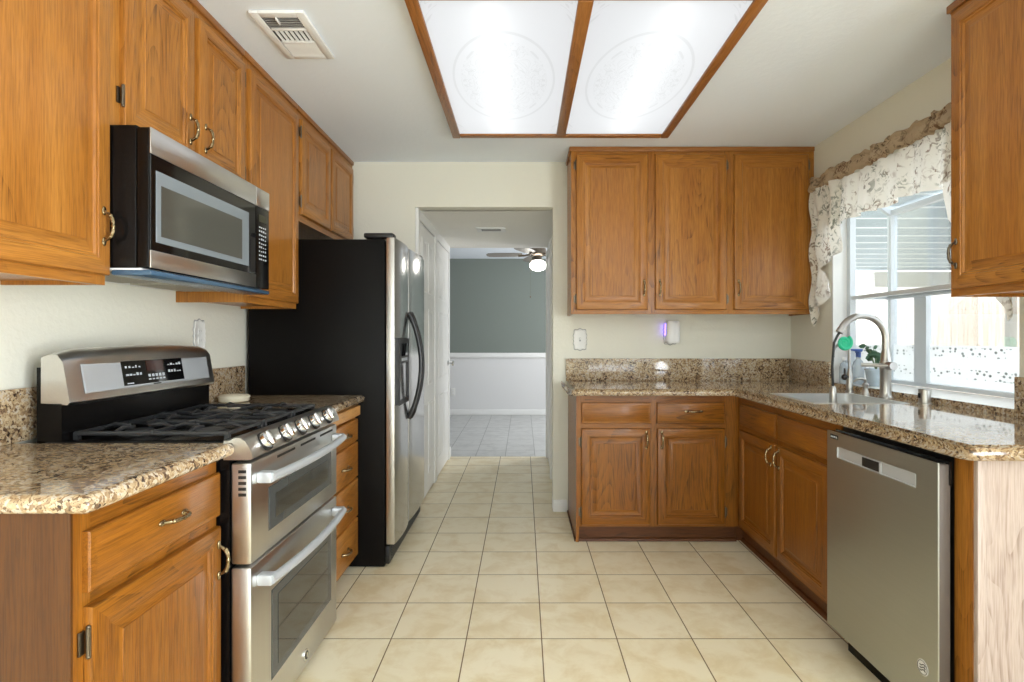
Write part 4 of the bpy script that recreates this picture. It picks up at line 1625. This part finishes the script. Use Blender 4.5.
def cloth(m, cols, zt, zb, amp_t, amp_b, x0, rowsN=14, ph=0):
    """cols: y values; zt, zb functions of y"""
    n = len(cols)
    vs_ = []
    for r_ in range(rowsN + 1):
        s_ = r_ / rowsN
        for y in cols:
            z = zt(y) + (zb(y) - zt(y)) * s_
            a = amp_t + (amp_b - amp_t) * s_
            vs_.append((x0 + wave(y, a, ph) - .012 * s_, y, z))
    fs = [(r_ * n + i, r_ * n + i + 1, (r_ + 1) * n + i + 1, (r_ + 1) * n + i) for r_ in range(rowsN) for i in range(n - 1)]
    m.add(vs_, fs, 0, True)


cols = [2.09 + i * (3.56 - 2.09) / 220 for i in range(221)]
m = MB()
cloth(m, cols, lambda y: 2.165, lambda y: 1.912 + .008 * math.sin(y * 17), .012, .021, VX)
m.build('valance_drop', 'fabric', t)


def tail(mirror):
    m = MB()
    rowsN = 46
    nC = 26
    key = [(2.165, .33), (1.93, .325), (1.78, .32), (1.69, .11), (1.66, .17), (1.56, .25), (1.52, .20), (1.44, .07), (1.36, .035), (1.33, .02)]
    vs_ = []
    for r_ in range(rowsN + 1):
        z = 2.165 - (2.165 - 1.33) * r_ / rowsN
        w = .02
        for (za, wa), (zb, wb) in zip(key[:-1], key[1:]):
            if zb <= z <= za:
                s_ = (za - z) / (za - zb)
                s_ = s_ * s_ * (3 - 2 * s_)
                w = wa + (wb - wa) * s_
                break
        for i in range(nC + 1):
            u = i / nC
            yy = 3.545 - w * u if not mirror else 2.10 + w * u
            sl = .06 * u * (1 if z < 2.1 else 0)
            vs_.append((VX - .022 + wave(yy, .013, 2.0) - .01 * math.sin((2.165 - z) * 20 + u * 3), yy, z - sl * .5))
    n = nC + 1
    m.add(vs_, [(r_ * n + i, r_ * n + i + 1, (r_ + 1) * n + i + 1, (r_ + 1) * n + i) for r_ in range(rowsN) for i in range(nC)], 0, True)
    m.build('side_tail', 'fabric', t)


tail(False)
tail(True)
m = MB()
n = len(cols)
vs_ = []
prof = [(.0, 2.160), (-.022, 2.168), (-.028, 2.18), (-.02, 2.205), (-.010, 2.222), (-.018, 2.235), (-.004, 2.248)]
for k, (dx, z) in enumerate(prof):
    for y in cols:
        vs_.append((VX - .012 + dx + wave(y, .010, 5) * (1.1 if k > 3 else .8), y, z + .006 * math.sin(y * 61) * (k > 3) + .004 * math.sin(y * 97)))
m.add(vs_, [(r_ * n + i, r_ * n + i + 1, (r_ + 1) * n + i + 1, (r_ + 1) * n + i) for r_ in range(len(prof) - 1) for i in range(n - 1)], 0, True)
m.build('ruffled_header', 'ruffle', t)['label'] = 'tan gathered ruffle header'
m = MB()
m.tube([(VX + .0, 2.085, 2.2), (VX, 3.57, 2.2)], .008, 10)
for y in (2.10, 3.55):
    m.tube([(VX, y, 2.2), (WR - .0005, y, 2.2)], .006, 8)
m.build('curtain_rod', 'white', t)

# ------------------------------------------------------------------ ceiling light box
t = thing('ceiling_light', (.226, 2.65, CEIL), 'large oak-framed ceiling light box with two glowing etched panels', 'ceiling light')
LX0, LX1, LY0, LY1, LZ = -.424, .876, 1.935, 3.352, 2.438
b = .048
for x in (LX0, LX1 - b):
    m = MB()
    m.box(x, x + b, LY0, LY1, LZ, CEIL - .0005, 0, bev=.006)
    m.build('side_rail', 'oak_frame_y', t)
for y in (LY0, LY1 - b):
    m = MB()
    m.box(LX0 + b, LX1 - b, y, y + b, LZ + .001, CEIL - .0005, 0, bev=.006)
    m.build('end_rail', 'oak_frame_x', t)
m = MB()
m.box(.226 - .028, .226 + .028, LY0 + b, LY1 - b, LZ - .001, CEIL - .0005, 1, bev=.006)
m.build('centre_bar', ['oak_frame_x', 'oak_frame_y'], t)
m = MB()
m.box(-.389, .841, 1.971, 3.317, CEIL + .12, CEIL + .14)
for bx in ((-.389, -.384, 1.971, 3.317), (.836, .841, 1.971, 3.317), (-.384, .836, 1.971, 1.976), (-.384, .836, 3.312, 3.317)):
    m.box(bx[0], bx[1], bx[2], bx[3], CEIL + .001, CEIL + .12)
m.build('light_housing', 'white', t)
for x0, x1, tx in ((LX0 + b, .198, -.125), (.254, LX1 - b, .575)):
    d = MB()
    xc, yc = (x0 + x1) / 2, (LY0 + LY1) / 2
    zc = LZ + .012
    d.box(x0 - .003, x1 + .003, LY0 + b - .003, LY1 - b + .003, zc, zc + .0015)
    o = d.build('diffuser_panel', 'diffuser', t)
    # recentre so that the etched medallion sits in the middle of its own panel
    off = Vector((xc, yc, zc)) - world_loc(t)
    o.data.transform(Matrix.Translation(-off))
    o.location = off
    u_ = MB()
    u_.tube([(tx, LY0 + .08, LZ + .082), (tx, LY1 - .08, LZ + .082)], .013, 12)
    u_.build('light_tube', 'tube', t)

# ------------------------------------------------------------------ ceiling vents
t = thing('ceiling_vent', (-.94, 2.28, CEIL), 'white ceiling air vent with louvres above the left cabinets', 'vent')
vx0, vx1, vy0, vy1 = -1.045, -.835, 2.108, 2.46
z = CEIL - .001
m = MB()
for bx in ((vx0, vx0 + .035, vy0, vy1), (vx1 - .035, vx1, vy0, vy1), (vx0 + .035, vx1 - .035, vy0, vy0 + .035), (vx0 + .035, vx1 - .035, vy1 - .035, vy1),
           (vx0 + .035, vx1 - .035, 2.222, 2.236), (vx0 + .035, vx1 - .035, 2.318, 2.33)):
    m.box(bx[0], bx[1], bx[2], bx[3], z - .012, z, bev=.003)
m.build('vent_frame', 'white', t)
m = MB()
m.box(vx0 + .03, vx1 - .03, vy0 + .03, vy1 - .03, z - .003, z - .0005)
m.build('duct_backing', 'dark', t)
for k in range(6):
    y = vy0 + .043 + k * .012
    m = MB()
    m.prism([(y, z - .011), (y + .002, z - .011), (y + .009, z - .004), (y + .007, z - .004)], 0, vx0 + .036, vx1 - .036)
    m.build('louvre', 'white', t)
for k in range(7):
    x = vx0 + .044 + k * .0195
    m = MB()
    m.prism([(x, z - .011), (x + .002, z - .011), (x + .009, z - .004), (x + .007, z - .004)], 1, 2.238, 2.316)
    pr = m
    # prism gives (x,z) along y
    pr.build('louvre', 'white', t)
for k in range(6):
    y = 2.333 + k * .015
    m = MB()
    m.prism([(y, z - .004), (y + .002, z - .004), (y + .0155, z - .011), (y + .0135, z - .011)], 0, vx0 + .036, vx1 - .036)
    m.build('louvre', 'white', t)
m = MB()
m.box(-.955, -.949, 2.135, 2.175, z - .022, z - .011, bev=.002)
m.build('damper_lever', 'white', t)

t = thing('ceiling_vent', (-.27, 4.75, HALL_TOP), 'small white vent in the hall ceiling seen through the doorway', 'vent')
m = MB()
z = HALL_TOP - .001
m.box(-.395, -.15, 4.66, 4.70, z - .01, z, bev=.002)
m.box(-.395, -.15, 4.80, 4.84, z - .01, z, bev=.002)
m.box(-.395, -.355, 4.70, 4.80, z - .01, z, bev=.002)
m.box(-.19, -.15, 4.70, 4.80, z - .01, z, bev=.002)
m.build('vent_frame', 'white', t)
m = MB()
for k in range(5):
    m.box(-.355, -.19, 4.704 + k * .02, 4.712 + k * .02, z - .008, z - .003)
m.build('louvres', 'plate_dark', t)

# ------------------------------------------------------------------ ceiling fan in the far room
FXC, FYC = .19, 7.05
t = thing('ceiling_fan', (FXC, FYC, CEIL), 'ceiling fan with lit globe seen through the doorway', 'ceiling fan')
m = MB()
m.lathe([(.065, CEIL - .001), (.07, CEIL - .03), (.03, CEIL - .06), (.018, CEIL - .065), (.018, CEIL - .10), (.06, CEIL - .105), (.105, CEIL - .125), (.11, CEIL - .185), (.085, CEIL - .215), (.05, CEIL - .225), (.05, CEIL - .255), (.07, CEIL - .265), (.07, CEIL - .275)], (FXC, FYC, 0), 2, 28)
m.build('motor', 'fan_metal', t)
m = MB()
m.lathe([(.06, CEIL - .276), (.085, CEIL - .29), (.105, CEIL - .325), (.10, CEIL - .36), (.07, CEIL - .39), (.02, CEIL - .405)], (FXC, FYC, 0), 2, 24)
m.build('light_globe', 'globe', t)
for k in range(5):
    a = math.radians(175 + 72 * k)
    ca, sa = math.cos(a), math.sin(a)
    m = MB()
    zz = CEIL - .20
    prof = [(.20, .045), (.30, .06), (.55, .065), (.63, .055), (.66, .02)]
    top_ = [(r, w) for r, w in prof] + [(r, -w) for r, w in prof[::-1]]
    vs_ = []
    for dz in (0, .008):
        for r, w in top_:
            vs_.append((FXC + ca * r - sa * w, FYC + sa * r + ca * w, zz + dz + w * .2))
    n = len(top_)
    m.add(vs_, [tuple(range(n))[::-1], tuple(range(n, 2 * n))] + [(i, (i + 1) % n, (i + 1) % n + n, i + n) for i in range(n)])
    bl = m.build('blade', 'fan_blade', t)
    m = MB()
    m.tube([(FXC + ca * .10, FYC + sa * .10, zz + .005), (FXC + ca * .17, FYC + sa * .17, zz - .008), (FXC + ca * .25, FYC + sa * .25, zz - .006)], [.014, .011, .02], 8)
    m.build('blade_bracket', 'fan_metal', bl)
m = MB()
m.tube([(FXC - .095, FYC, CEIL - .27), (FXC - .095, FYC, 1.76)], .0012, 6)
m.ball((FXC - .095, FYC, 1.75), (.009, .009, .016), 0, 10)
m.tube([(FXC - .06, FYC, CEIL - .268), (FXC - .096, FYC, CEIL - .268)], .003, 6)
m.build('pull_chain', 'fan_metal', t)


# ------------------------------------------------------------------ wall plates and small things
def plate(mount, c, label, cat, name, toggle):
    """ornate scalloped cover plate; mount 'back' (faces -Y) or 'left' (faces +X)"""
    t = thing(name, c, label, cat)
    m = MB()
    n = 64
    vs_ = []
    for sc_, d in ((1.02, .0005), (.95, .004), (.86, .006), (.80, .0045)):
        for i in range(n):
            a = 2 * PI * i / n
            # rounded rectangle outline with scallops
            ca, sa = math.cos(a), math.sin(a)
            r = 1 / ((abs(ca) / .048) ** 4 + (abs(sa) / .076) ** 4) ** .25
            r *= 1 + .055 * math.cos(a * 12)
            p, q = r * ca * sc_, r * sa * sc_
            if mount == 'back':
                vs_.append((c[0] + p, c[1] - d, c[2] + q))
            else:
                vs_.append((c[0] + d, c[1] + p, c[2] + q))
    m.add(vs_, [(k * n + i, k * n + (i + 1) % n, (k + 1) * n + (i + 1) % n, (k + 1) * n + i) for k in range(1, 3) for i in range(n)], 0, True)
    m.add(vs_[:2 * n], [(i, (i + 1) % n, (i + 1) % n + n, i + n) for i in range(n)], 1, True)
    m.add(vs_[-n:], [tuple(range(n))], 0)
    m.build('cover_plate', ['plate', 'plate_dark'], t)
    m = MB()

    def bx(p0, p1, q0, q1, d0, d1, mat):
        if mount == 'back':
            m.box(c[0] + p0, c[0] + p1, c[1] - d1, c[1] - d0, c[2] + q0, c[2] + q1, mat)
        else:
            m.box(c[0] + d0, c[0] + d1, c[1] + p0, c[1] + p1, c[2] + q0, c[2] + q1, mat)
    if toggle:
        bx(-.006, .006, -.013, .013, .0046, .0062, 1)
        bx(-.004, .004, -.002, .011, .0062, .016, 0)
        m.build('toggle', ['plate', 'plate_dark'], t)
    else:
        for q in (-.022, .022):
            bx(-.016, .016, q - .014, q + .014, .0046, .0065, 0)
            for p in (-.007, .005):
                bx(p, p + .002, q - .004, q + .006, .0065, .0068, 1)
        m.build('socket', ['plate', 'plate_dark'], t)
    return t


plate('back', (.405, BACK, 1.222), 'ornate white light switch plate on back wall left of the plug-in device', 'light switch', 'light_switch', True)
plate('back', (1.045, BACK, 1.262), 'ornate white outlet plate on back wall behind the plug-in device', 'outlet', 'wall_outlet', False)
plate('left', (WL, 2.575, 1.245), 'ornate white outlet plate on left wall above the short counter', 'outlet', 'wall_outlet', False)
t = thing('wall_outlet', (-1.11, FAR, .37), 'plain white outlet on the far room wall below the chair rail', 'outlet')
m = MB()
m.box(-1.147, -1.077, FAR - .007, FAR - .0005, .31, .43, bev=.003)
m.build('cover_plate', 'plate', t)
m = MB()
for q in (.348, .392):
    m.box(-1.128, -1.096, FAR - .009, FAR - .007, q - .012, q + .012)
m.build('socket', 'whiteplastic', t)

# plug-in device with violet glow
t = thing('plug_in_insect_trap', (1.055, BACK - .008, 1.24), 'white plug-in device with a violet glow on the back wall', 'night light')
m = MB()
n = 10
vs_ = []
dpx, w = .055, .048
prof2 = [(1.2, 1.0)]
out = []
for i in range(13):
    a = -PI / 2 + PI * i / 12
    out.append((1.055 + w * math.sin(a), BACK - .012 - dpx * (.55 + .45 * math.cos(a))))
out += [(1.055 + w, BACK - .012), (1.055 - w, BACK - .012)]
rows = [(1.196, .86), (1.202, .97), (1.214, 1.0), (1.33, 1.0), (1.345, .96), (1.352, .86)]
k = len(out)
cxy = (1.055, BACK - .03)
for z, s_ in rows:
    for (x, y) in out:
        vs_.append((cxy[0] + (x - cxy[0]) * s_, min(BACK - .012, cxy[1] + (y - cxy[1]) * s_), z))
m.add(vs_, [(r_ * k + i, r_ * k + (i + 1) % k, (r_ + 1) * k + (i + 1) % k, (r_ + 1) * k + i) for r_ in range(len(rows) - 1) for i in range(k)], 0, True)
m.add(vs_[:k], [tuple(range(k))[::-1]])
m.add(vs_[-k:], [tuple(range(k))])
m.build('shell', 'whiteplastic', t)
m = MB()
m.box(1.0035, 1.0065, BACK - .030, BACK - .010, 1.25, 1.335)
m.build('glow_strip', 'violet', t)
m = MB()
m.box(1.04, 1.07, BACK - .0125, BACK - .0068, 1.262, 1.30)
m.build('plug', 'whiteplastic', t)

# round white dish on the short counter
t = thing('covered_dish', (-1.385, 2.66, CT), 'small round ivory lidded dish on the counter behind the range', 'dish')
m = MB()
m.lathe([(.055, 0), (.066, .004), (.068, .018), (.067, .02)], (-1.385, 2.66, CT), 2, 32)
m.build('bowl', 'ivory', t)
m = MB()
m.lathe([(.070, .0205), (.070, .027), (.062, .033), (.03, .037), (.004, .038)], (-1.385, 2.66, CT), 2, 32)
m.build('lid', 'ivory', t)

# faucet
FX, FY = 1.842, 2.82
t = thing('kitchen_faucet', (FX, FY, CT), 'tall brushed-nickel gooseneck kitchen faucet with pulled-down spray head', 'faucet')
m = MB()
m.lathe([(.034, CT), (.034, CT + .006), (.028, CT + .014), (.0255, CT + .03), (.0245, CT + .14), (.027, CT + .145), (.027, CT + .185), (.024, CT + .19), (.0225, CT + .215), (.0185, CT + .235), (.017, CT + .245)], (FX, FY, 0), 2, 24)
m.build('base_column', 'nickel', t)
m = MB()
pts = [(FX, FY, CT + .235), (FX, FY, CT + .30)]
Rr = .118
for i in range(1, 19):
    a = PI * .86 * i / 18
    pts.append((FX - Rr + Rr * math.cos(a), FY, CT + .30 + Rr * math.sin(a)))
e = Vector(pts[-1])
dv = (Vector(pts[-1]) - Vector(pts[-2])).normalized()
m.tube(pts, .0165, 14)
m.tube([e, e + dv * .02], [.0185, .0185], 14)
m.build('spout', 'nickel', t)
m = MB()
tip = e + dv * .018
hose = [tip, tip + dv * .03, (tip.x - .026, FY + .004, CT + .28), (tip.x - .034, FY + .006, CT + .16), (tip.x - .030, FY + .006, CT + .055)]
m.tube(hose, .0062, 10)
m.build('hose', 'rubber', t)
m = MB()
hx = tip.x - .030
m.lathe([(.010, CT + .06), (.015, CT + .05), (.0165, CT + .02), (.021, CT - .03), (.022, CT - .055)], (hx, FY + .006, 0), 2, 18)
m.build('spray_head', 'nickel', t)
m = MB()
m.tube([(FX, FY - .02, CT + .165), (FX, FY - .062, CT + .165)], [.022, .020], 16)
m.tube([(FX - .012, FY - .045, CT + .165), (FX - .07, FY + .01, CT + .168), (FX - .105, FY + .03, CT + .168)], [.010, .009, .0105], 12)
m.build('lever', 'nickel', t)

# slim filter tap with a scrubber hung on it
TX, TY = 1.842, 3.13
t = thing('filter_tap', (TX, TY, CT), 'slim chrome drinking-water tap left of the tall faucet', 'tap')
m = MB()
m.lathe([(.024, CT), (.024, CT + .005), (.017, CT + .01), (.0165, CT + .10), (.012, CT + .112), (.0095, CT + .13)], (TX, TY, 0), 2, 20)
m.build('base_column', 'nickel', t)
m = MB()
pts = [(TX, TY, CT + .12), (TX, TY, CT + .225)]
for i in range(1, 13):
    a = PI * i / 12
    pts.append((TX - .045 + .045 * math.cos(a), TY, CT + .225 + .045 * math.sin(a)))
pts.append((TX - .09, TY, CT + .195))
m.tube(pts, .0065, 10)
m.build('spout', 'nickel', t)
m = MB()
m.tube([(TX, TY + .0, CT + .085), (TX - .03, TY - .012, CT + .085)], .007, 10)
m.ball((TX - .036, TY - .014, CT + .085), .017, 0, 14)
m.tube([(TX - .036, TY - .014, CT + .09), (TX - .037, TY - .014, CT + .135)], [.006, .0045], 10)
m.build('tap_lever', 'rubber', t)
# scrubber: a coiled silicone disc
t = thing('dish_scrubber', (TX - .045, TY - .01, CT + .25), 'round teal green scrubber hanging on the slim tap', 'scrubber')
m = MB()
c = Vector((TX - .043, TY - .024, CT + .278))
pts, rad = [], []
for i in range(70):
    s_ = i / 69
    a = s_ * PI * 4.3
    r = .004 + .037 * s_
    pts.append(c + Vector((math.cos(a) * r, -.004 * math.cos(s_ * 9), math.sin(a) * r)))
    rad.append(.0075 + .003 * s_)
m.tube(pts, rad, 8)
m.lathe([(.03, .0), (.034, .004), (.034, .008), (.028, .012)], (c.x, c.y - .004, c.z), 1, 24)
m.build('scrub_disc', 'green', t)
m = MB()
m.tube([c + Vector((.02, .012, .03)), (TX - .045, TY - .006, CT + .282), (TX - .045, TY + .004, CT + .2785)], .003, 8)
m.build('hanging_loop', 'green', t)

# soap pump
PX, PY = 1.842, 2.985
t = thing('soap_dispenser', (PX, PY, CT), 'short brushed-nickel soap pump between the two taps', 'soap dispenser')
m = MB()
m.lathe([(.022, CT), (.022, CT + .005), (.016, CT + .014), (.0125, CT + .03), (.0135, CT + .045), (.017, CT + .056), (.012, CT + .062)], (PX, PY, 0), 2, 20)
m.build('collar', 'nickel', t)
m = MB()
m.tube([(PX, PY, CT + .06), (PX, PY, CT + .078), (PX - .02, PY, CT + .086), (PX - .05, PY + .0, CT + .082), (PX - .062, PY, CT + .07)], [.007, .0075, .007, .006, .005], 10)
m.build('nozzle', 'nickel', t)

# air gap
t = thing('sink_air_gap', (1.862, 2.572, CT), 'squat brushed-metal air gap cap on the counter under the window', 'air gap')
m = MB()
m.lathe([(.029, 0), (.029, .004), (.025, .006), (.025, .062), (.023, .068), (.012, .071)], (1.862, 2.572, CT), 2, 24)
m.build('cap', 'nickel', t)
m = MB()
m.box(1.862 - .028, 1.862 - .0245, 2.566, 2.578, CT + .028, CT + .05)
m.build('slot', 'dark', t)

# plant on the window sill
SZ = WZ0 - .001
t = thing('potted_plant', (2.03, 3.19, SZ), 'small leafy houseplant in a pale blue pot on the window sill', 'plant')
m = MB()
m.lathe([(.038, 0), (.045, .01), (.056, .085), (.060, .09), (.060, .10), (.053, .10), (.050, .085)], (2.03, 3.19, SZ), 2, 28)
m.build('pot', 'pot', t)
m = MB()
m.lathe([(.050, .08), (.03, .086), (.004, .087)], (2.03, 3.19, SZ), 2, 20)
m.build('soil', 'soil', t)
m = MB()
lf = MB()
rnd = random.Random(5)
for k in range(5):
    a = rnd.uniform(0, 2 * PI)
    rr = rnd.uniform(.02, .07)
    top_ = Vector((2.02 + rr * math.cos(a) - .03, 3.19 + rr * math.sin(a), SZ + rnd.uniform(.16, .25)))
    p0 = Vector((2.03, 3.19, SZ + .085))
    mid = (p0 + top_) / 2 + Vector((0, 0, .03))
    m.tube([p0, mid, top_], [.003, .0025, .0015], 6)
    for j in range(4):
        s_ = .45 + .55 * j / 3
        c = p0.lerp(top_, s_) + Vector((0, 0, .03 * (1 - s_)))
        ang = rnd.uniform(0, 2 * PI)
        d = Vector((math.cos(ang), math.sin(ang) * .6, rnd.uniform(-.3, .5))).normalized()
        sd = d.cross(Vector((0.2, .9, .3))).normalized()
        L = rnd.uniform(.035, .05)
        W = L * .34
        up_ = d.cross(sd)
        vs_ = [c, c + d * L * .3 + sd * W, c + d * L * .7 + sd * W * .8, c + d * L, c + d * L * .7 - sd * W * .8, c + d * L * .3 - sd * W, c + d * L * .5 + up_ * .006]
        lf.add(vs_, [(0, 1, 6), (1, 2, 6), (2, 3, 6), (3, 4, 6), (4, 5, 6), (5, 0, 6)], 0, True)
m.build('stems', 'stem', t)
lf.build('leaves', 'leaf', t)

# bottles in the window corner
t = thing('spray_bottle', (2.0, 3.31, SZ), 'blue-capped clear bottle in the window corner behind the slim tap', 'bottle')
m = MB()
m.lathe([(.028, 0), (.032, .006), (.032, .11), (.024, .135), (.012, .15), (.012, .16)], (2.0, 3.31, SZ), 2, 24)
m.build('bottle_body', 'clear', t)
m = MB()
m.lathe([(.014, .16), (.0145, .185), (.011, .195)], (2.0, 3.31, SZ), 2, 18)
m.tube([(1.985, 3.31, SZ + .19), (2.02, 3.31, SZ + .2), (1.955, 3.31, SZ + .205)], [.009, .011, .006], 8)
m.build('trigger_cap', 'blue', t)
t = thing('soap_bottle', (1.944, 3.355, SZ), 'pale clear bottle at the far left end of the window sill', 'bottle')
m = MB()
m.lathe([(.026, 0), (.029, .006), (.029, .10), (.022, .12), (.011, .13), (.011, .14)], (1.944, 3.355, SZ), 2, 24)
m.build('bottle_body', 'clear', t)
m = MB()
m.lathe([(.0125, .14), (.0125, .155), (.011, .158)], (1.944, 3.355, SZ), 2, 18)
m.build('cap', 'whiteplastic', t)
